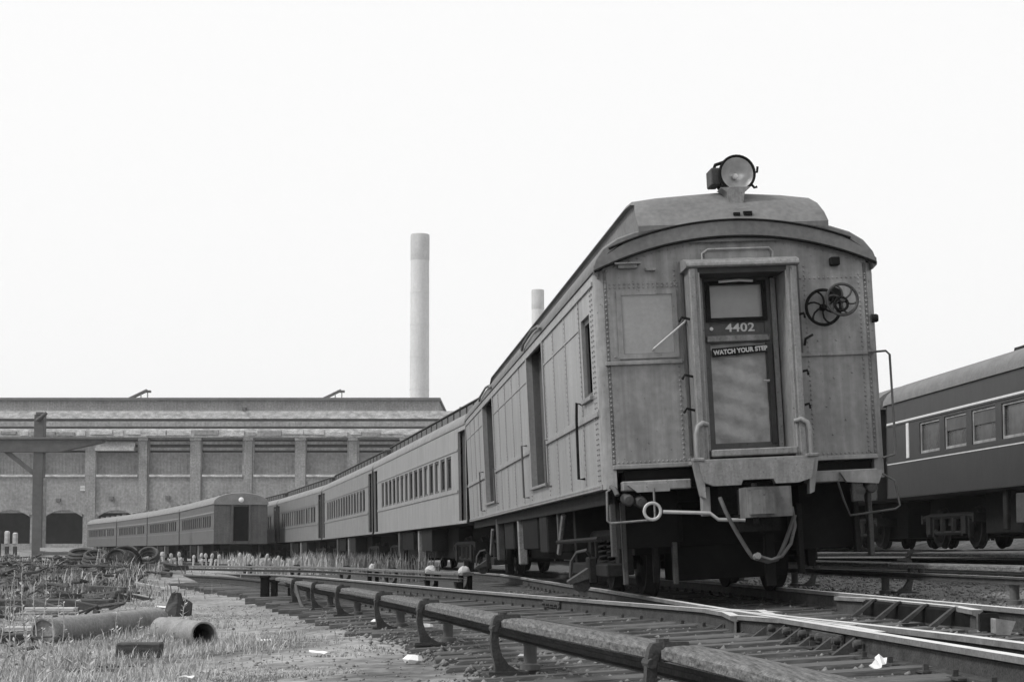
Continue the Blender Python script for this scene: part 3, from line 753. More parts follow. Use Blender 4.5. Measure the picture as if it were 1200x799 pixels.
plate(b, -.32, .34, 2.85, 3.28, [(-.27, .29, 2.89, 3.24)], lambda a, c, t: (a, .075+t, c), 0, .02); b.build('window_frame', M['dark'], dobj)
MB().bb(.315, .365, .07, .09, 1.54, 2.60).build('shade_strip', M['interior'], dobj)
MB().bb(.385, .44, .06, .16, 1.46, 3.30).build('door_post', M['trim'], dobj, .006)
MB().bb(-.33, .35, .06, .10, 2.635, 2.70).build('cross_rail', M['trim'], dobj, .006)
MB().prism([(-.28, 2.475), (.33, 2.515), (.33, 2.595), (-.28, 2.565)], lambda a, c: (a, .072, c), lambda a, c: (a, .088, c)).build('name_plate', M['dark'], dobj, .003)
def lettering(name, body, size, loc, rot, sx, label, off=.0025):
    fc = bpy.data.curves.new(name, 'FONT'); fc.body = body; fc.size = size; fc.extrude = .003; fc.align_x = 'CENTER'; fc.offset = off; fc.space_character = 1.05
    fo = bpy.data.objects.new('lettering_source', fc); C.objects.link(fo); bpy.context.view_layer.update()
    me = bpy.data.meshes.new_from_object(fo.evaluated_get(bpy.context.evaluated_depsgraph_get())); bpy.data.objects.remove(fo)
    me.materials.clear(); me.materials.append(M['plate'])
    o = obj_from(name, me, dobj, loc, rot, (sx, 1, 1)); o['label'] = label; return o
lettering('number', '4402', .125, (.045, .113, 2.745), (rad(90), 0, 0), 1.22, 'white painted number 4402')
lettering('notice', 'WATCH YOUR STEP', .066, (.025, .068, 2.515), (rad(90), rad(-3.6), 0), .93, 'white words WATCH YOUR STEP on the door plate', .003)
MB().lathe([(0, .01), (.018, .008), (.022, 0)], (-.265, .115, 2.78), (0, -1, 0), 8).build('screw', M['white'], dobj)
MB().tube([(.30, .06, 2.2), (.30, .02, 2.2), (.24, .02, 2.2)], .014, 6).build('handle', M['bright'], dobj)
MB().tube([(-.17, .07, 3.275), (.05, .07, 3.285), (.2, .07, 3.275)], .014, 5).build('window_latch', M['white'], dobj)
MB().bb(-.46, .46, .2, .3, 1.4, 3.36).build('vestibule_back', M['interior'], bag)
# buffer plate, threshold and side castings
bf = MB(); bf.prism([(-.60, 1.34), (.60, 1.34), (.56, 1.14), (.42, 1.10), (.18, 1.10), (.16, 1.15), (-.16, 1.15), (-.18, 1.10), (-.46, 1.10), (-.56, 1.14)], lambda a, c: (a, -.46, c), lambda a, c: (a, -.36, c))
bo = bf.build('buffer_plate', M['trim'], bag, .018, 2)
MB().bb(-.62, .62, -.40, .02, 1.335, 1.375).build('tread_plate', M['paint_end'], bo, .006)
MB().bb(-.44, .46, -.36, -.02, 1.40, 1.475).build('threshold', M['trim'], bo, .012)
for sx in (-1, 1):
    MB().tube([(sx*.46, -.30, 1.74), (sx*.52, -.34, 1.755), (sx*.575, -.36, 1.72), (sx*.60, -.37, 1.64), (sx*.60, -.37, 1.40), (sx*.585, -.36, 1.2)], .026, 10).build('buffer_horn', M['paint_end'], bo)
    MB().bb(sx*.60-.06, sx*.60+.06, -.44, -.32, 1.36, 1.395).build('horn_foot', M['trim'], bo, .008)
    MB().prism([(0, 1.40), (.10*sx, 1.38), (.03*sx, 1.0), (-.02*sx, .98)], lambda a, c: (sx*.56+a, -.42, c), lambda a, c: (sx*.56+a, -.32, c)).build('side_strut', M['paint_end'], bo, .006)
    for z in (1.9, 2.25, 2.85): MB().tube([(sx*.56, -.2, z), (sx*.65, -.22, z+.02), (sx*.67, -.18, z-.02)], .014, 5).build('hook', M['dark'], bo)
# end sill
b = MB(); b.bb(-1.30, 1.36, .05, .2, 1.13, 1.32, 1); b.bb(-1.34, -.62, -.10, .06, 1.10, 1.2); b.bb(.62, 1.38, -.10, .06, 1.10, 1.22)
b.build('end_sill', [M['paint_end'], M['black']], bag, .01)
b = MB(); b.prism([(-1.30, 1.16), (-.86, 1.16), (-.86, 1.08), (-1.2, 1.08)], lambda a, c: (a, -.16, c), lambda a, c: (a, -.10, c)); b.build('sill_bracket', M['paint_end'], bag, .008); b = MB(); b.prism([(.95, 1.2), (1.42, 1.2), (1.36, 1.06), (1.02, 1.09)], lambda a, c: (a, -.16, c), lambda a, c: (a, -.10, c)); b.build('sill_bracket', M['paint_end'], bag, .008)
# coupler with knuckle, shank and hoses
k = MB()
k.prism([(-.25, -.95), (-.06, -.95), (-.02, -.88), (.10, -.80), (.24, -.82), (.27, -.62), (.16, -.50), (.12, 0), (-.12, 0), (-.16, -.5), (-.25, -.6)], lambda a, c: (a, c, .76), lambda a, c: (a, c, 1.06))
co = k.build('coupler', M['coach_end'], bag, .025, 2)
MB().prism([(-.24, -.96), (-.08, -1.0), (.04, -.94), (.06, -.84), (-.02, -.80), (-.22, -.84)], lambda a, c: (a, c, .79), lambda a, c: (a, c, 1.03)).build('knuckle', M['coach_end'], co, .03, 2)
MB().tube([(-.15, -.86, .70), (-.15, -.86, 1.10)], .03, 8).build('pin', M['dark'], co)
MB().bb(-.22, .22, -.42, -.2, .62, .8).build('carrier', M['dark'], co)
def sag(a, b_, d, n=16): return [Vector(a).lerp(Vector(b_), i/n)-Vector((0, 0, d*(1-(2*i/n-1)**2))) for i in range(n+1)]
h = MB().tube([(-.42, -.50, .98)]+[(-.42+.30*t, -.55, .96-.62*t**.8) for t in (0.12, .3, .5, .7, .85, .95)]+[(.02, -.56, .31), (.12, -.56, .33)]+[(.13+.20*t, -.56, .35+.42*t**1.2) for t in (.2, .45, .7, 1)], .022, 8); h.build('air_hose', M['midpaint'], bag)
MB().tube([(-.05, -.58, .36), (.05, -.6, .325), (.16, -.6, .36), (.26, -.6, .48), (.32, -.58, .66), (.32, -.5, .85)], .019, 8).build('air_hose', M['midpaint'], bag)
MB().lathe([(0, .04), (.035, .04), (.04, -.03), (0, -.04)], (-.10, -.62, .37), (0, -1, .2), 8).build('hose_head', M['trim'], bag)
# uncoupling lever with ring, stirrup steps, jumper sockets
lv = MB(); lv.tube([(-.98, -.34, .865), (-.50, -.36, .83), (-.42, -.38, .76), (-.15, -.42, .74)], .019, 8)
lo = lv.build('uncoupling_lever', M['bright'], bag)
MB().tube([(-1.09+.085*math.cos(q), -.34, .875+.085*math.sin(q)) for q in np.linspace(0, 2*math.pi, 21)[:-1]], .017, 7, 0, False, True).build('lever_ring', M['bright'], lo)
MB().bb(-.57, -.48, -.34, -.24, .80, 1.1).build('lever_hanger', M['paint_end'], lo, .008)
MB().tube([(-1.47, -.06, 1.12), (-1.52, -.16, 1.10), (-1.53, -.16, .80), (-1.50, -.16, .775), (-1.06, -.16, .79), (-1.03, -.16, .82), (-1.03, -.16, 1.12)], .012, 7).build('stirrup_step', M['trim'], bag)
MB().tube([(1.44, -.06, 1.16), (1.54, -.14, 1.08), (1.58, -.14, .82), (1.53, -.14, .785), (1.04, -.14, .74), (.98, -.14, .90), (.94, -.1, 1.1)], .012, 7).build('stirrup_step', M['greyiron'], bag)
for x, z in ((-1.29, 1.01), (-1.16, .985), (1.17, 1.0), (1.29, 1.03)):
    MB().lathe([(0, .09), (.045, .085), (.062, .06), (.062, -.1), (0, -.1)], (x, -.06, z), (0, -1, -.15), 12).build('jumper_socket', M['greyiron'], bag)
MB().tube([(-1.45, -.02, 1.15), (-1.43, -.1, 1.13), (-1.41, -.14, 1.06)], .026, 8).build('corner_casting', M['midpaint'], bag)
MB().bb(1.08, 1.2, -.14, -.06, .88, 1.12).build('socket_box', M['greyiron'], bag, .01)
# handbrake wheels on the right of the door
def hand_wheel(name, c, r, tilt, mm, gear=False):
    hw = MB(); c = Vector(c); ax = Vector((0, -1, tilt)).normalized(); u_ = Vector((1, 0, 0)); v_ = ax.cross(u_)
    ring = [c+u_*r*math.cos(q)+v_*r*math.sin(q) for q in np.linspace(0, 2*math.pi, 33)[:-1]]
    hw.tube(ring, .017, 7, 0, False, True); hw.lathe([(0, .03), (.03, .03), (.04, -.02), (0, -.03)], c, ax, 12)
    for k in range(6):
        q = k*math.pi/3+.3
        pts = [c+u_*(r*t)*math.cos(q+.6*t*t)+v_*(r*t)*math.sin(q+.6*t*t) for t in (.12, .35, .6, .8, .97)]
        hw.tube(pts, .011, 5)
    return hw.build(name, M[mm], bag)
w1 = hand_wheel('brake_wheel', (.90, -.10, 2.94), .185, .0, 'black'); w2 = hand_wheel('brake_wheel', (1.07, -.22, 3.0), .165, .05, 'greyiron')
MB().tube([(1.07, .0, 3.0), (1.07, -.24, 3.0)], .02, 8).build('shaft', M['black'], w2)
MB().tube([(.90, .0, 2.94), (.90, -.14, 2.94)], .022, 8).build('shaft', M['black'], w1)
MB().lathe([(0, .04), (.07, .04), (.08, 0), (.08, -.03)], (1.04, -.05, 3.08), (0, -1, 0), 12).build('gear_case', M['black'], w2)
MB().tube([(1.05+.07*math.cos(q), -.24, 2.95+.07*math.sin(q)) for q in np.linspace(0, 6.28, 17)[:-1]], .016, 6, 0, False, True).build('chain_ring', M['black'], w2)
# grab irons and small brackets of the end
MB().tube([(-.93, -.02, 2.56), (-.93, -.07, 2.57), (-.60, -.12, 2.83), (-.57, -.02, 2.86)], .012, 6).build('wiper_rod', M['bright'], bag)
MB().tube([(1.38, -.03, 2.455), (1.56, -.06, 2.46), (1.60, -.06, 2.42), (1.60, -.06, 1.45), (1.585, -.06, 1.36), (1.46, -.03, 1.33)], .013, 6).build('hand_rail', M['midpaint'], bag)
MB().tube([(.69, -.04, 2.55), (.70, -.06, 2.62), (.78, -.06, 2.66)], .014, 6).build('hook', M['dark'], bag)
MB().lathe([(0, .02), (.035, .02), (.045, 0), (.045, -.05)], (1.50, .0, 2.82), (1, -.2, 0), 8).build('marker_bracket', M['dark'], bag)
b = MB(); b.bb(-1.30, -1.02, -.10, .0, 3.47, 3.485); b.bb(-1.26, -1.06, -.07, .0, 3.43, 3.47); b.build('marker_shelf', M['trim'], bag)
MB().bb(-.97, -.86, -.06, .0, 3.40, 3.43).build('marker_bracket', M['trim'], bag)
MB().bb(1.02, 1.12, -.08, .0, 3.39, 3.48).build('marker_bracket', M['black'], bag, .01)
MB().bb(-.60, -.575, -.03, .0, 1.45, 3.35).build('seam_strip', M['midpaint'], bag); MB().bb(.66, .68, -.012, .0, 2.47, 3.45).build('seam_strip', M['midpaint'], bag)
# headlight on its pedestal
hy = .22
hl = MB().lathe([(0, .40), (.10, .40), (.155, .36), (.175, .3), (.18, .02), (.2, .0), (.205, -.035), (.19, -.05), (.175, -.04)], (.13, hy, 4.46), (0, 1, 0), 32)
ho = hl.build('headlight', M['black'], bag); ho['label'] = 'round electric headlight on a pedestal'
MB().lathe([(.0, .12), (.05, .11), (.10, .075), (.15, .02), (.178, -.02)], (.13, hy, 4.46), (0, 1, 0), 32).build('lens', M['lens'], ho)
MB().lathe([(0, -.0), (.022, .01), (.03, .04), (.02, .08)], (.13, hy+.02, 4.45), (0, 1, 0), 16).build('bulb', M['white'], ho)
MB().bb(-.125, -.02, hy+.10, hy+.34, 4.37, 4.56).build('side_box', M['greyiron'], ho, .012)
MB().tube([(-.07, hy+.2, 4.56), (-.05, hy+.2, 4.61), (.05, hy+.2, 4.64)], .02, 6).build('vent_cap', M['black'], ho)
MB().prism([(-.17, 4.31), (.17, 4.31), (.10, 4.26), (.075, 4.14), (.10, 4.07), (-.10, 4.07), (-.075, 4.14), (-.10, 4.26)], lambda a, c: (a+.10, hy-.05, c), lambda a, c: (a+.10, hy+.14, c)).build('pedestal', M['trim'], ho, .012)
MB().bb(-.02, .22, hy-.12, hy+.14, 4.0, 4.075).build('foot', M['trim'], ho, .008)
MB().tube([(.32, hy-.02, 4.47), (.35, hy-.02, 4.47), (.36, hy-.02, 4.53)], .014, 5).build('clip', M['black'], ho)
MB().tube([(.28, hy-.02, 4.34), (.31, hy-.03, 4.30), (.34, hy-.03, 4.31)], .014, 5).build('clip', M['black'], ho)
MB().bb(.02, .09, .0, .06, 3.965, 4.0).build('roof_plate', M['black'], ho); MB().bb(.13, .22, .0, .06, 3.965, 4.01).build('roof_plate', M['black'], ho)
# trucks, gear hung beneath, and black blocks added to darken the underside
make_truck(bag, 2.75); make_truck(bag, L-2.75)
for yy in (1.65, L-3.85):
    sh = MB(); sh.bb(-1.42, -1.20, yy-.9, yy+1.9, .20, .34); sh.bb(-1.50, -1.40, yy-.12, yy+.12, .12, .42)
    so = sh.build('shoe_beam', M['dark'], bag, .015)
    MB().prism([(-1.42, .2), (-1.72, .12), (-1.74, .16), (-1.46, .32)], lambda a, c: (a, yy-.1, c), lambda a, c: (a, yy+.1, c)).build('contact_shoe', M['greyiron'], so, .01)
    MB().tube([(-1.46, yy-.05, .42), (-1.52, yy-.1, .50), (-1.62, yy-.05, .48), (-1.68, yy, .38), (-1.7, yy, .2)], .02, 6).build('shoe_lead', M['greyiron'], so)
    MB().lathe([(0, .09), (.08, .08), (.1, .0), (.1, -.12), (0, -.12)], (-1.56, yy+.05, .12), (0, -1, 0), 14).build('shoe_casting', M['greyiron'], so)
for x0, x1, y0_, y1_, z0, z1, mm in ((-1.42, -1.36, .30, .40, .42, 1.13, 'greyiron'), (-1.30, -1.25, .35, .43, .12, 1.0, 'greyiron'), (-.95, -.89, .5, .58, .12, .8, 'dark'), (-1.1, -.6, .55, .62, .55, .95, 'dark'), (-.75, -.70, .4, .5, .1, .55, 'greyiron'),
      (.62, .68, .4, .5, .15, .9, 'dark'), (1.22, 1.28, .3, .4, .35, 1.0, 'dark'), (1.36, 1.41, .25, .35, .3, 1.0, 'greyiron'), (-1.06, 1.06, 1.0, 1.2, .42, .98, 'black'), (-1.3, -.66, .45, .95, .5, 1.1, 'black'), (.66, 1.3, .45, .95, .4, 1.1, 'black'), (-.62, .62, .9, 1.6, .12, .5, 'black'), (-1.3, 1.3, 3.9, 4.1, .25, 1.1, 'black'), (-.6, .6, 1.9, 3.6, .25, .85, 'black'),  # black ones are added fillers that close gaps and stand in for shade
      (.1, .2, -.2, -.1, .05, .6, 'black'), (-1.4, -1.36, 4.9, 5.0, .5, 1.13, 'greyiron')):
    MB().bb(x0, x1, y0_, y1_, z0, z1).build('hanger_and_dark_filler', M[mm], bag, .008)
for x0, x1, y0_, y1_, z0, z1, mm in ((-1.42, -.7, 6.0, 6.9, .45, 1.05, 'dark'), (-1.40, -.8, 7.3, 9.4, .5, 1.05, 'black'), (-1.43, -1.28, 9.9, 10.0, .25, 1.1, 'pipe'), (-1.38, -.7, 11.2, 12.8, .5, 1.05, 'dark'), (-1.44, -1.3, 13.6, 13.9, .3, 1.1, 'greyiron'), (-.65, 1.4, 4.6, 15.2, .3, 1.05, 'black')):  # the long black one is an added filler keeping daylight out
    MB().bb(x0, x1, y0_, y1_, z0, z1).build('equipment_and_dark_filler', M[mm], bag, .02)
MB().tube([(-1.1, 6.2, .72), (-1.1, 8.6, .72)], .2, 14).build('air_tank', M['dark'], bag)
for q in ((-1.38, 4.4, .95, -1.40, 4.9, .45), (-1.38, 15.3, .9, -1.4, 15.7, .4)): MB().tube([q[:3], q[3:]], .035, 6).build('brake_rod', M['trim'], bag)
MB().tube([(-1.45, 1.0, .62), (-1.45, 4.6, .60)], .03, 6).build('truss_pipe', M['dark'], bag)

# ---------------------------------------- coaches
def make_coach(name, label, group, style):
    """style: paint, roof, monitor, window list, stripes"""
    L = style['L']; root = thing(name, label, 'railway car', group=group)
    wins = style['wins']; z0, z1 = style['wz']; pm = M[style['paint']]
    vest = style.get('vest', 1.0)
    holes = [(c-w_/2, c+w_/2, z0, z1) for c, w_ in wins]
    if vest: holes += [(.10, vest, 1.2, 3.3), (L-vest, L-.10, 1.2, 3.3)]
    wall = plate(MB(), 0, L, 1.13, 3.40, holes, side_map(-1), 0, .06).build('wall', pm, root)
    MB().bb(1.45, 1.51, 0, L, 1.13, 3.40).build('wall', pm, root)
    for i, (c, w_) in enumerate(wins):
        if i == 0:
            f = plate(MB(), -w_/2, w_/2, z0, z1, [(-w_/2+.05, w_/2-.05, z0+.06, z1-.05)], lambda a, b, t: (-(1.485-t), a, b), 0, .03).build('window', M[style['frame']], wall); wm = f.data
            pnm = MB().bb(-1.44, -1.43, -w_/2, w_/2, z0, z1).build('pane', M[style['glass']], f); pm_ = [pnm.data]; f.location.y = c
            for gm in ('mono_win', 'glass' if style.get('blind') else 'doorglass', style['glass'], style['glass']):  # paler panes have a reflection put into their colour
                q_ = pm_[0].copy(); q_.materials.clear(); q_.materials.append(M[gm]); pm_.append(q_)
            if style.get('blind'):
                bl = MB().bb(-1.47, -1.445, -w_/2+.03, w_/2-.03, z0+(z1-z0)*.55, z1).build('blind', M[style['blind']], f); blm = bl.data
        else:
            f = obj_from('window', wm, wall, (0, c, 0)); obj_from('pane', random.choice(pm_), f, None, (0, 0, random.uniform(-.012, .012)))
            if style.get('blind') and i % 3 != 1: obj_from('blind', blm, f)
    vb = vest+.05 if vest else .02
    b = MB(); b.bb(-1.535, -1.50, vb, L-vb, z0-.11, z0-.05); b.bb(-1.53, -1.50, vb, L-vb, z1+.06, z1+.10); b.bb(-1.525, -1.50, .02, L-.02, 1.13, 1.18)
    b.build('belt_rail', M[style.get('belt', style['paint'])], wall)
    for z in style.get('stripes', ()):
        MB().bb(-1.522, -1.50, .05, L-.05, z-.036, z+.036).build('stripe', M[style.get('stripem', 'stripe')], wall)
    for y0_, y1_ in ((-.02, .04), (L-.04, L+.02)):
        e = MB(); xs = np.linspace(-1.51, 1.51, 15)
        for i in range(14):
            a, c = xs[i], xs[i+1]
            e.prism([(a, 1.13), (c, 1.13), (c, arch(c)), (a, arch(a))], lambda p, q: (p, y0_, q), lambda p, q: (p, y1_, q))
        eo = e.build('end_wall', M[style.get('endpaint', style['paint'])], root)
        yy = -.06 if y0_ < 1 else L+.03
        MB().bb(-.42, .42, yy-.0, yy+.03, 1.3, 3.25).build('end_door', M[style.get('enddoor', 'interior')], eo)
        fr = MB(); 
        for sx in (-1, 1): fr.bb(sx*.5-.06, sx*.5+.06, min(0, yy)-.12 if yy < 0 else L, 0 if yy < 0 else L+.16, 1.25, 3.35)
        fr.build('door_frame', M[style['paint']], eo)
    if vest:
        MB().bb(-1.40, -1.36, .06, vest+.05, 1.19, 3.32).build('side_door', M['interior'], wall); MB().bb(-1.40, -1.36, L-vest-.05, L-.06, 1.19, 3.32).build('side_door', M['interior'], wall)
    MB().bb(-1.4, 1.4, .1, L-.1, 1.12, 1.2).build('floor', M['interior'], root)
    if style['monitor']:
        roof_monitor(root, L, 'roof', M[style['roof']], M[style.get('topm', style['roof'])], style.get('slope', False), style.get('cw', 14))
    else:
        pr = [(1.56*math.cos(q)*1.0, 3.38+.66*math.sin(q)**.85) for q in np.linspace(math.pi, 0, 19)]
        rb = MB(); loft(rb, [[(x, y, z-d) for x, z in pr] for y, d in ((-.12, .03), (-.05, 0), (L/2, 0), (L+.05, 0), (L+.12, .03))])
        for y in (-.12, L+.12): rb.add([(x, y, z-.03) for x, z in pr], [tuple(range(19))])
        ro = rb.build('roof', M[style['roof']], root)
        for y, k in style.get('vents', ()):
            v = MB(); v.prism([(-.16, 0), (.16, 0), (.12, .16), (-.12, .16)], lambda a, c: (a-.35, y-.35*k, 3.98+c), lambda a, c: (a-.35, y+.35*k, 3.98+c)); v.build('roof_vent', M[style.get('ventm', 'roof')], ro, .02)
    make_truck(root, 2.9, 2.2, True); make_truck(root, L-2.9, 2.2, True)
    for x0, x1, y0_, y1_, za, zb, mm in style.get('boxes', ()):
        MB().bb(x0, x1, y0_, y1_, za, zb).build('equipment_and_dark_filler', M[mm], root, .015)
    return root
W14 = [(2.6+k*1.02, .74) for k in range(15)]
boxes = ((-1.4, -.7, 6.5, 8.4, .5, 1.08, 'dark'), (-1.42, -1.25, 8.9, 9.1, .2, 1.08, 'pipe'), (-1.4, -.7, 10.2, 12.6, .55, 1.08, 'black'), (-1.45, -1.3, 13.1, 13.4, .35, 1.1, 'greyiron'), (-.3, .3, .5, 19, .85, 1.1, 'dark'), (-.95, 1.3, 4.7, 15, .3, 1.1, 'black'), (-.6, .6, .4, 4.65, .2, 1.1, 'black'), (-.6, .6, 15.05, 19.2, .2, 1.1, 'black'))  # black centre blocks added to stop daylight and make the underside dark
coach = make_coach('passenger_coach', 'grey coach with a row of tall windows, coupled right behind the baggage car', 'cars of the long train',
    dict(L=19.65, paint='paint', frame='midpaint', glass='glass', wins=W14, wz=(1.98, 2.80), monitor=True, roof='roof_mid', topm='interior', cw=17, belt='paint', endpaint='dark', boxes=boxes, vest=1.15))
CARS = [(.48, 37.08, .194, .02), (-3.45, 57.1, .207, .012), (-7.64, 77.07, .251, .01), (-12.7, 96.83, .285, .01)]
LBL = ['grey coach with a row of tall windows, coupled right behind the baggage car', 'second grey coach from the baggage car, in the middle of the long train', 'third grey coach from the baggage car, partly behind the pale weeds', 'last visible grey coach, passing behind the arch-roofed end car']
for i, (x, y, a, r) in enumerate(CARS):
    o = coach if i == 0 else copy_tree(coach)
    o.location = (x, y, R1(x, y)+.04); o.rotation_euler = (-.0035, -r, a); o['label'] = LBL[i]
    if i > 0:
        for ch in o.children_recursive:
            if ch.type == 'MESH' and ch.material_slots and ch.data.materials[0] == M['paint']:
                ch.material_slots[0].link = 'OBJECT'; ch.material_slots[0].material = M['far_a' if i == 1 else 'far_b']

rc = make_coach('passenger_coach', 'dark coach with two pale stripes at the right edge', None,
    dict(L=21.2, paint='darkpaint', endpaint='darkpaint', frame='brick_lt', glass='glass', blind='midpaint', wins=[(18.2-1.6*k, 1.28) for k in range(11)][::-1], wz=(2.08, 2.79), stripes=(1.97, 2.90), monitor=False, roof='roof', ventm='dark', vents=[(6, 1.6), (11.3, 1.0), (15.6, .7)], vest=0,
         boxes=((-1.44, -.8, 10.6, 13.6, .42, 1.0, 'greyiron'), (-1.4, -.8, 7.5, 9.8, .45, 1.0, 'dark'), (-.3, .3, .5, 20, .85, 1.1, 'dark'), (-.95, 1.3, 4.7, 16.4, .25, 1.1, 'black'), (-.6, .6, .4, 4.65, .2, 1.1, 'black'), (-.6, .6, 16.45, 20.8, .2, 1.1, 'black'), (-1.38, -1.3, 14.2, 14.4, .3, 1.1, 'dark'))))  # black centre blocks added so the space behind the trucks is dark
MB().bb(-1.53, -1.50, 19.55, 19.72, 1.99, 2.84).build('door_post', M['stripe'], rc)
MB().bb(-1.505, -1.49, 19.8, 20.7, 1.2, 3.2).build('side_door', M['black'], rc)
x, y = RP[1][0], RP[1][1]; rc.location = (x, y, R1(x, y)+.04); rc.rotation_euler = (0, 0, .085)
o = copy_tree(rc); x2, y2 = x-math.sin(.085)*22.0, y+math.cos(.085)*22.0; o.location = (x2, y2, R1(x, y)+.04); o.rotation_euler = (0, 0, .09); o['label'] = 'dark coach seen beneath the front end of the baggage car, beyond it at right'
for k, (dx, dy) in enumerate(((5.2, -6), (3.3, 16), (1.3, 38), (-.8, 60))):  # extra coaches added to block the sky seen under the striped coach
    o = copy_tree(rc); o.location = (x+dx, y+dy, R1(x, y)+.04); o.rotation_euler = (0, 0, .09); o['group'] = 'coaches added to block the sky behind the striped coach'
    o['label'] = 'dark coach added to block the sky behind the striped coach, '+['nearest the right edge', 'second from the right edge', 'third from the right edge', 'farthest away'][k]

lc = make_coach('passenger_coach', 'x', 'cars of the left-hand train',
    dict(L=19.65, paint='midpaint', endpaint='coach_end', enddoor='black', frame='midpaint', glass='glass', wins=[(1.9+k*1.13, .8) for k in range(15)], wz=(2.05, 2.78), stripes=(1.93, 2.92), stripem='roof_mid', monitor=False, roof='roof_mid', vents=[(3, .6), (6.5, .6), (10, .6), (13.5, .6), (17, .6)], vest=0, boxes=boxes))
hd = MB().lathe([(0, -.05), (.12, -.03), (.15, 0), (.16, .12), (0, .12)], (0, -.12, 3.62), (0, 1, 0), 16).build('headlight', M['white'], lc)
X, Y = -15.4, 91.0; lab = ['dark-fronted arch-roofed coach leading the left-hand train', 'second arch-roofed coach of the left-hand train', 'third arch-roofed coach of the left-hand train, before the arches', 'farthest arch-roofed coach at the left end of its train']
lpts = []
for i, a in enumerate((.30, .33, .36, .39)):
    o = lc if i == 0 else copy_tree(lc)
    z = R1(-15.4, 91)-.02
    o.location = (X, Y, z); o.rotation_euler = (0, 0, a); o['label'] = lab[i]
    lpts.append((X, Y)); X -= math.sin(a)*20.35; Y += math.cos(a)*20.35
lpts.append((X, Y))
lt = smooth_path([(-9.6, 72), (-12.2, 81)]+lpts)
t = thing('railway_track', 'weedy track under the left-hand train of arch-roofed coaches', 'track')
zl = R1(-15.4, 91)-.06
for a in (-.765, .765): sweep(MB(), RAIL, offset(lt, a), 0, RMAT, zf=lambda x, y: zl+.0).build('rail', [M['railweb'], M['railtop'], M['railside']], t)

# ------------------------------------------------------------ shop building behind
BD = 190.0; K = BD/1876.0
def bx_(px): return (px-600)*K
def bz_(py): return CAMZ+(644-py)*K
shop = thing('shop_building', 'long brick repair shop with pilasters, louvred windows and arched openings', 'building', (0, BD, 0))
PILX = [290.5+61.5*k for k in range(-7, 4)]
xl, xr = bx_(PILX[0]-20), bx_(513)
holes = []; bays = []
for k in range(len(PILX)-1):
    a, b = bx_(PILX[k]+7), bx_(PILX[k+1]-7)
    bays.append((a, b)); holes.append((a, b, bz_(556), bz_(515)))
    c = (a+b)/2; holes.append((c-2.25, c+2.25, 1.2, bz_(601)))
wall = plate(MB(), xl, xr, -.5, bz_(513), holes, lambda a, b, t: (a, t, b), 0, .6).build('wall', M['brick'], shop)
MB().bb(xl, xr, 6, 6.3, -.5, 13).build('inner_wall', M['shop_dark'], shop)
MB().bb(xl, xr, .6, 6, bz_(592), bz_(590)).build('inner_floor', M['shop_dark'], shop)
MB().bb(xr-.4, xr, .61, 24, -.5, bz_(513)).build('end_wall', M['brick'], shop)
for k, px in enumerate(PILX):
    o = MB(); hw = .62 if k % 2 == 0 else .50
    o.bb(bx_(px)-hw, bx_(px)+hw, -.22, -.003, bz_(604) if k % 2 else -.5, bz_(516)); 
    o = o.build('pilaster', M['brick_lt'] if px < 170 or px > 200 else M['brick'], wall, .03)
    MB().bb(bx_(px)-hw-.06, bx_(px)+hw+.06, -.45, .0, bz_(516), bz_(510)).build('capital', M['concrete'], o, .03)
wme = None
for i, (a, b) in enumerate(bays):
    w_ = (b-a); f = thing('window', None, None, ((a+b)/2, 0, 0)); f.parent = wall
    if wme is None:
        m1 = MB().bb(-w_/2, w_/2, .30, .36, bz_(556), bz_(531)); m1.bb(-w_/2, w_/2, .22, .30, bz_(531)-.08, bz_(531)+.08)
        for q in range(1, 12): m1.bb(-w_/2+w_*q/12-.035, -w_/2+w_*q/12+.035, .24, .31, bz_(556), bz_(531))
        for q in range(1, 5): m1.bb(-w_/2, w_/2, .25, .31, bz_(556)+(bz_(531)-bz_(556))*q/5-.03, bz_(556)+(bz_(531)-bz_(556))*q/5+.03)
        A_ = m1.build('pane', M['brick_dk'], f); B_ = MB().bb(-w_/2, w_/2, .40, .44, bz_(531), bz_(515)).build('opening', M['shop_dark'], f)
        sl_ = []
        for zz in (517.3, 524.5):
            s_ = MB(); s_.prism([(0, .28), (.25, .18), (.25, .50), (.0, .58)], lambda p, q: (-w_/2, .3-p+.05, bz_(zz)-.5+q), lambda p, q: (w_/2, .3-p+.05, bz_(zz)-.5+q)); sl_.append(s_.build('louvre', M['brick'], f))
        S_ = MB().bb(-w_/2-.05, w_/2+.05, -.2, .2, bz_(559)+.02, bz_(556)).build('sill', M['concrete'], f, .03)
        wme = (A_.data, B_.data, sl_[0].data, sl_[1].data, S_.data)
    else:
        for nm, me in zip(('pane', 'opening', 'louvre', 'louvre', 'sill'), wme): obj_from(nm, me, f)
    # arched head over the ground floor opening
    c = (a+b)/2; pts = [(c-2.5+5.0*q/10, bz_(601)+.75*(1-((q-5)/5)**2)) for q in range(11)]
    MB().prism([(c-2.5, bz_(601)-.25)]+pts+[(c+2.5, bz_(601)-.25), (c+2.2, bz_(601)-.12)]+[(p[0]*.88+c*.12, p[1]-.42) for p in pts[::-1]]+[(c-2.2, bz_(601)-.12)], lambda p, q: (p, -.16, q), lambda p, q: (p, .25, q)).build('arch', M['brick'], wall)
MB().prism([(.1, bz_(529)), (-.9, bz_(528.5)), (-.3, bz_(519)), (.1, bz_(519))], lambda a, c: (bx_(112), a, c), lambda a, c: (bx_(158), a, c)).build('awning', M['brick_lt'], wall)
for px in (174, 236, 358): MB().tube([(bx_(px), -.15, bz_(513)), (bx_(px), -.15, .2)], .09, 6).build('downpipe', M['slate'], wall)
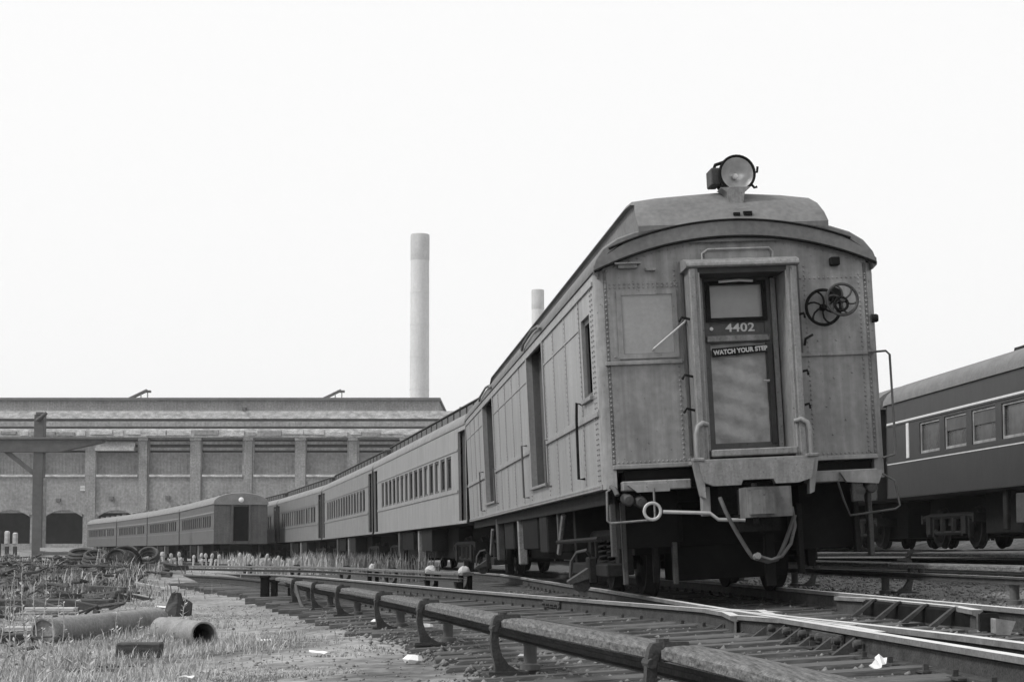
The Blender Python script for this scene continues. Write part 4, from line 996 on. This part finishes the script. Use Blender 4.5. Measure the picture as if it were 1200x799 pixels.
for (px, py, w_, h_) in ((101, 572, 14, 6),): MB().bb(bx_(px-w_/2), bx_(px+w_/2), -.1, -.01, bz_(py+h_/2), bz_(py-h_/2)).build('sign_board', M['concrete'], wall)
for px, py in ((69, 586), (131, 584), (197, 583), (260, 590)): MB().bb(bx_(px)-.25, bx_(px)+.25, -.35, .0, bz_(py)-.2, bz_(py)+.2).build('lamp_box', M['slate'], wall)
# stacked cornices and set-back roof tiers, with broken stained edges
cz = MB(); cz.bb(xl, xr+.3, -.8, 3.0, bz_(513), bz_(503)); co_ = cz.build('cornice', M['concrete'], shop, .05)
chip = 0
x = xl
while x < xr-2:
    w_ = random.uniform(.8, 3.0)
    MB().bb(x, x+w_-.08, -.95-random.uniform(0, .15), -.803, bz_(512.5)+random.uniform(0, .35), bz_(504)-random.uniform(0, .3)).build('coping_block', M['concrete'] if random.random() < .75 else M['brick'], co_, .04); x += w_+random.uniform(0, .6)
MB().bb(xl, xr+4, 1.0, 8, bz_(503), bz_(499)).build('roof_step', M['slate'], shop)
MB().bb(xl, xr+4, .6, 8, bz_(499), bz_(493)).build('roof_tier', M['brick'], shop)
MB().bb(xl, xr+4, 1.5, 8, bz_(493), bz_(489.5)).build('roof_step', M['slate'], shop)
MB().bb(xl, xr+3, 1.0, 9, bz_(489.5), bz_(480.5)).build('roof_tier', M['concrete'], shop)
MB().bb(xl, xr, 2.0, 22, bz_(480.5), bz_(467)).build('monitor_wall', M['brick_lt'], shop)
MB().bb(xl, xr+.2, 1.6, 22.4, bz_(467), bz_(464)).build('roof_edge', M['slate'], shop)
for px in (152, 385):
    v = MB(); X_ = bx_(px); Z_ = bz_(464)
    v.box((X_-.2, 4, Z_+.55), (2.6, .8, .25), (0, -.45, 0)); v.bb(X_+.5, X_+1.4, 3.7, 4.3, Z_+.85, Z_+1.1)
    vo_ = v.build('roof_ventilator', M['slate'], shop)
    for dx in (.3, 1.1): MB().bb(X_+dx-.06, X_+dx+.06, 3.6, 3.72, Z_-.1, Z_+.8).build('prop', M['brick_lt'], vo_)
for px, py in ((283, 478), (469, 546)): MB().bb(bx_(px)-.2, bx_(px)+.2, -.2 if py > 500 else .7, .0 if py > 500 else 2.1, bz_(py)-.2, bz_(py)+.2).build('vent_hole', M['slate'], shop)
MB().bb(bx_(538)-.15, bx_(538)+.15, 5, 5.3, bz_(495), bz_(472)).build('vent_pipe', M['slate'], shop)

# ------------------------------------------------------------ chimneys
def chimney(label, px, d, wpx, pytop, group='tall chimneys'):
    k = d/1876; r = wpx*k/2; x = (px-600)*k; h = CAMZ+(644-pytop)*k
    t = thing('chimney', label, 'chimney', (x, d, 0), group=group)
    MB().lathe([(r*1.08, -1), (r*1.0, h-5)], (0, 0, 0), (0, 0, 1), 32).build('shaft', M['chimney'], t)
    for q in range(1, 9): MB().lathe([(r*1.0, -.12), (r*1.02*(1.08-.08*q/9), -.1), (r*1.02*(1.08-.08*q/9), .1), (r*1.0, .12)], (0, 0, (h-5)*q/9), (0, 0, 1), 32).build('iron_band', M['chimney'], t)
    MB().lathe([(r*1.0, h-5), (r*1.025, h-4.8), (r*1.03, h-.4), (r*1.0, h), (r*.8, h), (r*.75, h-2)], (0, 0, 0), (0, 0, 1), 32).build('crown', M['crown'], t)
chimney('tall pale chimney standing behind the brick shop', 491, 300, 22, 272)
chimney('shorter-looking pale chimney half hidden behind the baggage car roof', 630.5, 400, 14.5, 338)

# ------------------------------------------------------------ steel jib frame at left
d = 100.0; k = d/1876
jib = thing('jib_crane', 'dark steel post with a long horizontal arm at the left edge', 'crane', ((45.5-600)*k, d, -.4))
def jz(py): return CAMZ+(644-py)*k+.4
MB().bb(-.3, .3, -.3, .3, 0, jz(486)).build('post', M['steel_dk'], jib, .02)
b = MB(); b.bb(-.18, .30, -.35, .35, jz(486), jz(483)); b.tube([(-.1, -.4, jz(493)), (.5, -.4, jz(484))], .12, 8); b.build('sheave', M['steel_dk'], jib)
MB().prism([(-4.0, jz(530)), (1.2, jz(530)), (4.0, jz(518.5)), (4.0, jz(515)), (-4.0, jz(515))], lambda a, c: (a, -.38, c), lambda a, c: (a, .38, c)).build('arm', M['steel_dk'], jib, .02)
MB().bb(-4.0, 4.3, -.5, .5, jz(515), jz(512.5)).build('arm_flange', M['slate'], jib)
MB().box((-1.1, -.1, jz(543)), (.26, .26, 2.6), (0, rad(-52), 0)).build('brace', M['steel_dk'], jib)
MB().bb(-.33, -.303, -.25, .25, jz(600), jz(535)).build('side_plate', M['steel_dk'], jib); MB().bb(.15, .42, -.2, .2, 0, jz(560)).build('stay', M['brick_lt'], jib)

# ------------------------------------------------------------ yard clutter at left
def gz(x, y): return float(ground_z(np.array(x), np.array(y)))
def pipe(label, p0, p1, r, sink=0.01, cap=.5):
    p0 = Vector((p0[0], p0[1], gz(*p0)+r-sink)); p1 = Vector((p1[0], p1[1], gz(*p1)+r-sink)); L_ = (p1-p0).length
    mb = MB().lathe([(r*.86, .5), (r*.86, .0), (r, .0), (r, .03), (r*1.04, .05), (r*1.04, .14), (r, .16), (r, L_*.5), (r, L_), (r*.86, L_), (r*.86, L_-.5)], p0, (p1-p0), 24)
    mb.lathe([(0, cap), (r*.86, cap)], p0, (p1-p0), 24, 1 if cap > .1 else 0)
    return tag(mb.build('iron_pipe', [M['pipe'], M['black']]), label, 'pipe', 'pipes lying in the weeds')
pipe('long iron pipe lying in the grass, left of the short open pipe', (-4.95, 17.0), (-4.45, 20.2), .138, cap=.03)
pipe('short iron pipe with its dark open end facing the tracks', (-3.08, 16.1), (-3.85, 17.7), .128)
def timber(name, label, c, dims, rz, m, cat='timber', grp=None, tilt=0, lift=0):
    mb = MB(); x, y, z = dims[0]/2, dims[1]/2, dims[2]
    P = []
    for zz in (0, z):
        for a, b in ((-x, -y), (x, -y), (x, y), (-x, y)): P.append((a+random.uniform(-.02, .02)*dims[0], b*random.uniform(.92, 1.05), zz*random.uniform(.93, 1.05)))
    mb.add(P, [(3, 2, 1, 0), (4, 5, 6, 7), (0, 1, 5, 4), (1, 2, 6, 5), (2, 3, 7, 6), (3, 0, 4, 7)])
    o = mb.build(name, M[m], None, .012); o.location = (c[0], c[1], gz(*c)-.02+lift); o.rotation_euler = (0, tilt, rz)
    return tag(o, label, cat, grp)
timber('timber_block', 'short dark timber block on the grass below the open pipe', (-3.36, 14.55), (.40, .2, .13), .05, 'timber_dk', lift=.03)
timber('timber_baulk', 'dark timber under the left end of the long pipe', (-5.25, 17.3), (.62, .3, .13), .35, 'timber_dk')
timber('plank', 'pale plank lying left of the long pipe', (-5.5, 18.4), (.6, .22, .06), .15, 'timber_lt', 'plank', None, 0, .12)
timber('plank', 'flat pale plank at the left edge, near the tall weeds', (-5.55, 16.6), (.3, .16, .05), -.05, 'timber_lt', 'plank', None, 0, .08)
timber('timber_baulk', 'long dark beam lying across the weeds at the left edge', (-8.0, 28.0), (2.1, .25, .2), -.03, 'timber_dk')
timber('plank', 'long pale plank in front of the long dark beam', (-7.6, 25.8), (1.2, .2, .07), .02, 'timber_lt', 'plank', None, 0, .06)
timber('plank', 'thin weathered slat below the dark timber block', (-3.3, 13.6), (.36, .08, .03), .03, 'tie', 'plank', None, 0, .02)
timber('plank', 'thin dark slat nearest the lower edge, below the timber block', (-3.38, 13.1), (.5, .07, .03), -.12, 'timber_dk', 'plank', None, 0, .02)
timber('plank', 'small bright board beyond the pipes, in the pale grass', (-5.9, 27.2), (.24, .2, .03), .1, 'paper', 'plank', None, .1, .03)
# dark stump behind the pipes
st = MB(); st.lathe([(.17, -.1), (.15, .08), (.12, .2), (.07, .33), (0, .36)], (0, 0, 0), (0, .05, 1), 9); st.lathe([(.08, -.1), (.07, .2), (.03, .24), (0, .24)], (.16, .02, 0), (.1, 0, 1), 8)
st.v = [(p[0]+random.uniform(-.03, .03), p[1]+random.uniform(-.03, .03), p[2]+random.uniform(-.03, .03)) for p in st.v]; st.s = [False]*len(st.s)
o = st.build('iron_stump', M['timber_dk']); o.location = (-5.15, 24.6, gz(-5.15, 24.6)); tag(o, 'dark pointed stump standing behind the pipes', 'stump')
# heap: big dark drum with hose coils and scrap
dr = thing('scrap_drum', 'dark round drum lying on its side in the weed heap', 'drum', (-10.9, 44.2, gz(-10.9, 44.2)))
MB().lathe([(0, .06), (.26, .06), (.31, .0), (.34, .0), (.34, .1), (.325, .12), (.325, .7), (.34, .72), (.34, .8), (0, .8)], (0, 0, .26), (.25, .97, 0), 24).build('barrel', M['rubber'], dr)
MB().tube([(.15+.46*math.cos(q), .3, .2+.42*math.sin(q)) for q in np.linspace(-.3, 3.4, 18)], .05, 7).build('hoop', M['dark'], dr)
for i, (x, y, r, tl) in enumerate(((-11.6, 44.7, .34, .4), (-10.2, 45.0, .3, .8), (-12.2, 45.4, .36, .3), (-11.1, 45.9, .4, .6))):
    mb = MB(); 
    for q in range(3): mb.tube([(r*math.cos(t_)*(1-.08*q), r*math.sin(t_)*(1-.08*q)*math.cos(tl), .22+.09*q+r*math.sin(t_)*math.sin(tl)*.8) for t_ in np.linspace(0, 2*math.pi, 23)[:-1]], .05, 6, 0, False, True)
    o = mb.build('hose_coil', M['rubber']); o.location = (x, y, gz(x, y)); tag(o, ['coil of dark hose leaning left of the scrap drum', 'coil of dark hose right of the scrap drum', 'leftmost coil of dark hose in the scrap heap', 'coil of dark hose on top, behind the scrap drum'][i], 'hose', 'hose coils in the scrap heap')
ML = {'timber_dk': 'dark timber offcut', 'tie': 'weathered board', 'rubber': 'lump of black rubber', 'timber_lt': 'pale board', 'greyiron': 'rusty iron bit'}
for i in range(40):
    x = random.uniform(-15.5, -8.5); y = random.uniform(34, 46); far = i >= 14
    if not far: x = random.uniform(-9.8, -6.4); y = random.uniform(24, 32)
    mk = random.choice(list(ML)); L_ = random.uniform(.25, .9)
    lb = ML[mk]+(' strewn in the weeds before the scrap drum' if far else ' strewn behind the long dark beam at left')
    timber('scrap_piece', lb, (x, y), (L_, random.uniform(.1, .25), random.uniform(.05, .16)), random.uniform(-.8, .8), mk, 'scrap', 'scrap: '+lb, random.uniform(-.3, .3), .04)
hp = MB()
for i in range(1100):
    if i < 700: x = random.gauss(-13.2, 2.4); y = random.gauss(45.5, 3.6)
    elif i < 940: x = random.gauss(-9.4, 1.5); y = random.gauss(29, 3.0)
    else: x = random.gauss(-5.7, .6); y = random.gauss(17.6, 1.2)
    if x > -.185*y-1.6 and i < 940: continue
    sc_ = .35 if i >= 940 else .62
    z = gz(x, y)+random.uniform(0, .26)*(1 if i < 700 else .25)
    if random.random() < .35: hp.tube([(x, y, z), (x+random.uniform(-.3, .3)*sc_*2, y+random.uniform(-.1, .1), z+random.uniform(0, .2)*sc_), (x+random.uniform(-.5, .5)*sc_*2, y+random.uniform(-.2, .2), z+random.uniform(-.1, .12)*sc_)], random.uniform(.015, .04)*sc_*1.6, 5, random.choice((0, 1, 1, 2)))
    else: hp.box((x, y, z), (random.uniform(.06, .55)*sc_, random.uniform(.05, .25)*sc_, random.uniform(.03, .12)*sc_), (random.uniform(-.35, .35), random.uniform(-.35, .35), random.uniform(0, 6.3)), random.choice((0, 0, 0, 1, 1, 2, 3)))
tag(hp.build('scrap_heap', [M['timber_dk'], M['rubber'], M['tie'], M['brick_lt']]), 'jumbled dark scrap and rubble heaped among the weeds at left', 'scrap', None, 'stuff')
# plank stack and white posts near the left edge
ps = thing('plank_stack', 'low stack of pale planks below the dark arches at left', 'planks', (-26.5, 95, gz(-26.5, 95)))
for k in range(4): MB().bb(-1.6+.1*k, 1.7-.05*k, -.5, .5, .25*k+.35, .25*k+.55).build('plank', M['timber_lt'] if k % 2 else M['tie'], ps)
MB().bb(-1.5, -1.2, -.4, .4, 0, .35).build('block', M['timber_dk'], ps); MB().bb(1.2, 1.5, -.4, .4, 0, .35).build('block', M['timber_dk'], ps)
for i, px in enumerate((9.5, 19)):
    x, y = (px-600)*50/1876, 50.0
    z = gz(x, y); t = thing('marker_post', ['pale-topped post at the very left edge', 'pale-topped post, second from the left edge'][i], 'post', (x, y, z), group='pale-topped posts')
    top = CAMZ+(644-622)*50/1876-z
    MB().bb(-.05, .05, -.05, .05, 0, top-.48).build('foot', M['timber_dk'], t); MB().bb(-.07, .07, -.07, .07, top-.42, top-.05*i).build('top', M['concrete'], t, .03)
x, y = (-3-600)*48/1876, 48.0; z = gz(x, y)
tag(MB().bb(x-.12, x+.12, y-.1, y+.1, z, z+1.1).build('dark_post', M['timber_dk'], None, .02), 'dark post cut by the left edge of the picture', 'post')
# row of short pale stakes in front of the left-hand train
pf = thing('stake_row', 'row of short pale stakes in the weeds before the left-hand train', 'fence')
stm = MB(); stm.bb(-.05, .05, -.03, .03, 0, .5); stm.lathe([(.07, .48), (.075, .54), (.05, .6), (0, .62)], (0, 0, 0), (0, 0, 1), 8); so_ = stm.build('stake', M['straw']); stme = so_.data; bpy.data.objects.remove(so_)
for i in range(40):
    t_ = i/39; x = -15.2+6.6*t_+random.uniform(-.05, .05); y = 66-3*t_
    if random.random() < .12: continue
    obj_from('stake', stme, pf, (x, y, gz(x, y)-.05), (random.uniform(-.12, .12), random.uniform(-.2, .2), random.uniform(0, 3)), (random.uniform(.8, 1.3), 1, random.uniform(.7, 1.35)))
MB().tube([(-15.3, 66.02, gz(-15.3, 66)+.22), (-8.5, 63.02, gz(-8.5, 63)+.22)], .03, 5).build('rail', M['timber_dk'], pf)
# litter
def paper(label, c, s, m='paper', parent=None, zb=None):
    x, y = c; mb = MB(); n = 4; V = []
    for i in range(n+1):
        for j in range(3): V.append((s*(i/n-.5)+random.uniform(-.1, .1)*s, s*.5*(j/2-.5)+random.uniform(-.08, .08)*s, .02+random.uniform(0, .22)*s))
    F = [(i*3+j, (i+1)*3+j, (i+1)*3+j+1, i*3+j+1) for i in range(n) for j in range(2)]
    mb.add(V, F); o = mb.build('paper_scrap', M[m]); o.location = (x, y, gz(x, y) if zb is None else zb); o.rotation_euler = (0, 0, random.uniform(-.6, .6))
    s_ = o.modifiers.new('s', 'SOLIDIFY'); s_.thickness = .006
    return tag(o, label, 'litter', 'scraps of white paper')
paper('crumpled white paper on the bare ground, left of the third rail', (-1.62, 13.5), .16)
paper('small white paper scrap beyond the crumpled one', (-2.5, 16.3), .12)
paper('tiny white paper scrap in the lower left grass', (-2.35, 11.7), .09)
o = paper('white paper strip caught beside the rails at lower right', (2.12, 9.35), .11, zb=R1(2.12, 9.35)-.13); o.rotation_euler = (.5, -.5, .9)
for i, (x, y) in enumerate(((-.75, 12.2), (.1, 12.0), (-.9, 16.9), (-1.55, 18.5))):
    mb = MB(); mb.lathe([(0, .05), (.04, .045), (.06, .0), (.04, -.03)], (0, 0, 0), (.2, .1, 1), 7); o = mb.build('pale_stone', M['paper']); o.location = (x, y, gz(x, y)+.03); o.scale = (1.4, 1, .8)
    tag(o, 'loose white stone lying near the third rail brackets', 'stone', 'white stones by the third rail')

# ------------------------------------------------------------ ballast stones
def stones(name, label, xs, ys, zs, r0, r1, m):
    n = len(xs)
    base = np.array([(1, 0, 0), (-1, 0, 0), (0, 1, 0), (0, -1, 0), (0, 0, 1), (0, 0, -1)], float)
    fb = np.array([(0, 2, 4), (2, 1, 4), (1, 3, 4), (3, 0, 4), (2, 0, 5), (1, 2, 5), (3, 1, 5), (0, 3, 5)])
    r = rng.uniform(r0, r1, (n, 1, 1))*(rng.random((n, 1, 1))**1.5*.8+.5); sh = rng.uniform(.55, 1.25, (n, 6, 1)); an = rng.uniform(0, 6.28, n)
    P = base[None]*r*sh+rng.normal(0, .18, (n, 6, 3))*r; P[:, :, 2] *= .75
    c, s_ = np.cos(an)[:, None], np.sin(an)[:, None]
    X_ = P[:, :, 0]*c-P[:, :, 1]*s_; Y_ = P[:, :, 0]*s_+P[:, :, 1]*c
    V = np.stack([X_+xs[:, None], Y_+ys[:, None], P[:, :, 2]+zs[:, None]], 2).reshape(-1, 3)
    F = (fb[None]+(np.arange(n)*6)[:, None, None]).reshape(-1, 3)
    return tag(big_mesh(name, V, F, m), label, 'stones', None, 'stuff')
def us_pts(n, u0, u1, s0, s1, pw=1.0):
    u = rng.uniform(u0, u1, n); s_ = s0+(s1-s0)*rng.random(n)**pw
    d_ = SEG[0]/SL[0]; x = OX+d_[0]*s_+d_[1]*u; y = OY+d_[1]*s_-d_[0]*u
    return x, y
x, y = us_pts(26000, -4.6, 1.5, -12, 12, 1.3); u_, s_ = us(x, y)
keep = (u_ > np.array([n2u(q) for q in s_])-2.55+rng.uniform(-.5, .2, len(s_))); x, y = x[keep], y[keep]
stones('ballast_stones', 'loose dark ballast stones between the ties of the near tracks', x, y, Rz(x, y)-.18+rng.uniform(-.02, .015, len(x)), .010, .032, M['stone'])
x, y = us_pts(15000, 1.3, 4.6, -8, 14, 1.2)
stones('ballast_stones', 'pale ballast stones on the bank right of the main track', x, y, Rz(x, y)-.19+rng.uniform(-.02, .015, len(x)), .010, .03, M['stone'])
x, y = rng.uniform(-7, .5, 5000), 10+rng.random(5000)**1.4*18; u_, s_ = us(x, y); k_ = u_ < -3.2; x, y = x[k_], y[k_]
stones('pebbles', 'small pebbles and cinders scattered over the bare yard ground', x, y, ground_z(x, y)+.004, .006, .02, M['stone'])

x, y = rng.normal(-13.0, 2.4, 2200), rng.normal(45, 3.8, 2200); k_ = x < -.2*y-1.2; x, y = x[k_], y[k_]
stones('rubble', 'dark lumps of rubble bedded in the scrap heap at left', x, y, ground_z(x, y)+rng.uniform(-.02, .12, len(x)), .05, .17, M['rubber'])
# ------------------------------------------------------------ grass and weeds
def blades(name, label, x, y, h, wd, m, lean=.5, z=None):
    n = len(x); z = ground_z(x, y)-.01 if z is None else z
    an = rng.uniform(0, 6.283, n); ln = rng.normal(0, lean, n)*h; dx, dy = np.cos(an), np.sin(an)
    px, py = -dy*wd/2, dx*wd/2
    V = np.zeros((n, 5, 3)); 
    V[:, 0] = np.stack([x-px, y-py, z], 1); V[:, 1] = np.stack([x+px, y+py, z], 1)
    mxx, myy = x+dx*ln*.35, y+dy*ln*.35
    V[:, 2] = np.stack([mxx-px*.8, myy-py*.8, z+h*.6], 1); V[:, 3] = np.stack([mxx+px*.8, myy+py*.8, z+h*.6], 1)
    V[:, 4] = np.stack([x+dx*ln, y+dy*ln, z+h*.95], 1)
    F = np.array([(0, 1, 3), (0, 3, 2), (2, 3, 4)])[None]+(np.arange(n)*5)[:, None, None]
    return tag(big_mesh(name, V.reshape(-1, 3), F.reshape(-1, 3), m), label, 'grass', None, 'stuff')
def nz(x, y, f, seed=0): return np.array([mnoise.noise(Vector((a*f, b*f, seed))) for a, b in zip(x, y)])
n = 190000
y = 9.5+rng.random(n)**1.3*30; x = rng.uniform(-.36, .0, n)*y*1.05
u_, s_ = us(x, y); N2u = np.interp(s_, np.sort(ns2), nu2[np.argsort(ns2)])
k_ = (u_ < N2u-2.9) & (nz(x, y, .55) + .35*nz(x, y, 2.2, 3) + np.clip((-u_-5)/6, -.2, .35) > .10); x, y = x[k_], y[k_]
hn = .012+.05*np.clip(nz(x, y, .8, 7)+.4, 0, 1)**1.5*rng.uniform(.4, 1.4, len(x))
blades('dry_grass', 'short pale dry grass over the yard at left', x, y, hn, rng.uniform(.004, .010, len(x)), M['grass'], .9)
# taller tussocks by the pipes and in the lower left corner
n = 26000
cx = np.array([-4.0, -4.9, -5.6, -3.9, -3.2, -4.6, -3.7, -6.5, -8.0, -5.6, -3.0, -6.8, -4.1, -2.7, -4.4]); cy = np.array([11.6, 13.0, 15.2, 16.2, 16.6, 18.6, 14.2, 20, 24, 21.5, 12.2, 17.5, 19.6, 15.4, 12.2])
i_ = rng.integers(0, len(cx), n); x = cx[i_]+rng.normal(0, .42, n); y = cy[i_]+rng.normal(0, .55, n)
blades('tussock_grass', 'taller pale grass tufts round the pipes and in the lower left corner', x, y, rng.uniform(.03, .17, n)*rng.uniform(.4, 1, n), rng.uniform(.004, .009, n), M['grass'], .7)
# weedy mass in the middle distance
n = 30000
y = 30+rng.random(n)*50; x = -.335*y+np.abs(rng.normal(0, .052, n))*y; k_ = (nz(x, y, .4, 5)+.5*nz(x, y, 1.5, 9) > .0); x, y = x[k_], y[k_]
blades('weeds', 'tangled dusty weeds over the heap at left', x, y, rng.uniform(.06, .36, len(x))*np.clip(.6+1.3*nz(x, y, .5, 2), .2, 1.5), rng.uniform(.012, .035, len(x)), M['weed'], .45)
n = 16000
y = 52+rng.random(n)*24; x = np.interp(y, [52, 76], [-8.6, -14])+rng.random(n)*np.interp(y, [52, 76], [6.6, 7.2]); u_, s_ = us(x, y); k_ = (u_ < -1.9) & (nz(x, y, .5, 5) > -.1); x, y = x[k_], y[k_]
blades('tall_weeds', 'tall pale weeds along the tracks before the coaches', x, y, rng.uniform(.15, .75, len(x))*np.clip(.7+1.4*nz(x, y, .4, 2), .12, 1.5), rng.uniform(.02, .055, len(x)), M['straw'], .3)
n = 5000
s_ = rng.uniform(22, 60, n); u_ = -1.75-rng.random(n)*1.3; P_ = np.array([tpos(a, b) for a, b in zip(u_, s_)]); k_ = nz(P_[:, 0], P_[:, 1], .5, 11) > .0; x, y = P_[k_, 0], P_[k_, 1]
blades('tall_weeds', 'thin weeds standing beside the coaches', x, y, rng.uniform(.2, .85, len(x)), rng.uniform(.02, .05, len(x)), M['weed'], .3)
n = 9000
x, y = rng.normal(-12.6, 2.6, n), rng.normal(44, 4.5, n); k_ = (x < -.19*y-1.2) & (nz(x, y, .7, 21) > -.05); x, y = x[k_], y[k_]
blades('heap_weeds', 'pale scruffy weeds sprouting through the scrap heap', x, y, rng.uniform(.1, .55, len(x))*np.clip(.7+nz(x, y, .6, 4), .3, 1.4), rng.uniform(.012, .035, len(x)), M['grass'], .5)
# single tall weeds in the foreground
def weed(px, yb, h, label, grp):
    x = (px-600)/1876*yb; z = gz(x, yb); mb = MB(); p = Vector((x, yb, z-.03)); lean = Vector((random.uniform(-.08, .08), random.uniform(-.05, .05), 1)); pts = [p+lean*h*t+Vector((.015*math.sin(t*5+px), 0, 0)) for t in np.linspace(0, 1, 7)]
    mb.tube(pts, [.009*(1-.7*t) for t in np.linspace(0, 1, 7)], 5)
    for k in range(int(h*46)):
        t = random.uniform(.12, 1); q = random.uniform(0, 6.28); b = p+lean*h*t+Vector((.015*math.sin(t*5+px), 0, 0)); ll = random.uniform(.04, .11)*(1.2-.7*t)
        d_ = Vector((math.cos(q), math.sin(q), random.uniform(.1, .9))).normalized(); sd = d_.cross(Vector((0, 0, 1))).normalized()*ll*.16
        mb.add([b, b+d_*ll*.5+sd, b+d_*ll, b+d_*ll*.5-sd], [(0, 1, 2, 3)], 1)
    o = mb.build('tall_weed', [M['straw'], M['grass']]); o.location = (0, 0, 0)
    return tag(o, label, 'weed', grp)
for i, (px, yb, h) in enumerate(((33, 15.5, .95), (12, 14.2, .55), (62, 14.6, .45), (48, 13.0, .40), (75, 16.2, .5), (20, 12.4, .42), (186, 20.5, .55), (217, 21.5, .5), (88, 13.4, .33), (5, 17, .6), (130, 15.2, .28), (160, 15.0, .22), (110, 12.6, .3), (22, 18, .7), (45, 17, .62), (70, 19, .55), (15, 21, .8), (55, 22.5, .7), (95, 18.2, .45), (140, 17.6, .34), (165, 17, .3), (185, 16.6, .26), (205, 15.6, .22), (30, 12.8, .5), (60, 12, .3))):
    weed(px, yb, h, 'tallest pale weed stalk, near the left edge' if i == 0 else ('thin upright weed stalk just behind the pipes' if i in (6, 7) else ('tallish ' if h > .44 else 'low ')+('branching weed at the left edge' if px < 40 else 'branching weed in front of the pale planks' if px < 80 else 'branching weed before the long pipe' if px < 125 else 'branching weed near the dark timber block')), 'tall weed' if i == 0 else ('weeds behind the pipes' if i in (6, 7) else ('tallish ' if h > .44 else 'low ')+('weeds at the left edge' if px < 40 else 'weeds in front of the pale planks' if px < 80 else 'weeds before the long pipe' if px < 125 else 'weeds near the timber block')))

# ------------------------------------------------------------ thin smoky haze over the yard
hz = MB().bb(-1520, 1520, -320, 2520, -3.0, 70).build('haze', bpy.data.materials.new('yard_haze')); hm = hz.data.materials[0]; hm.use_nodes = True
t_ = hm.node_tree; t_.nodes.clear(); ho_ = t_.nodes.new('ShaderNodeOutputMaterial'); pv = t_.nodes.new('ShaderNodeVolumePrincipled')
pv.inputs['Color'].default_value = (.97, .97, .97, 1); pv.inputs['Density'].default_value = 0.0003; pv.inputs['Anisotropy'].default_value = 0.2
t_.links.new(pv.outputs[0], ho_.inputs['Volume'])
tag(hz, 'thin pale haze over the whole yard', 'haze', None, 'stuff')
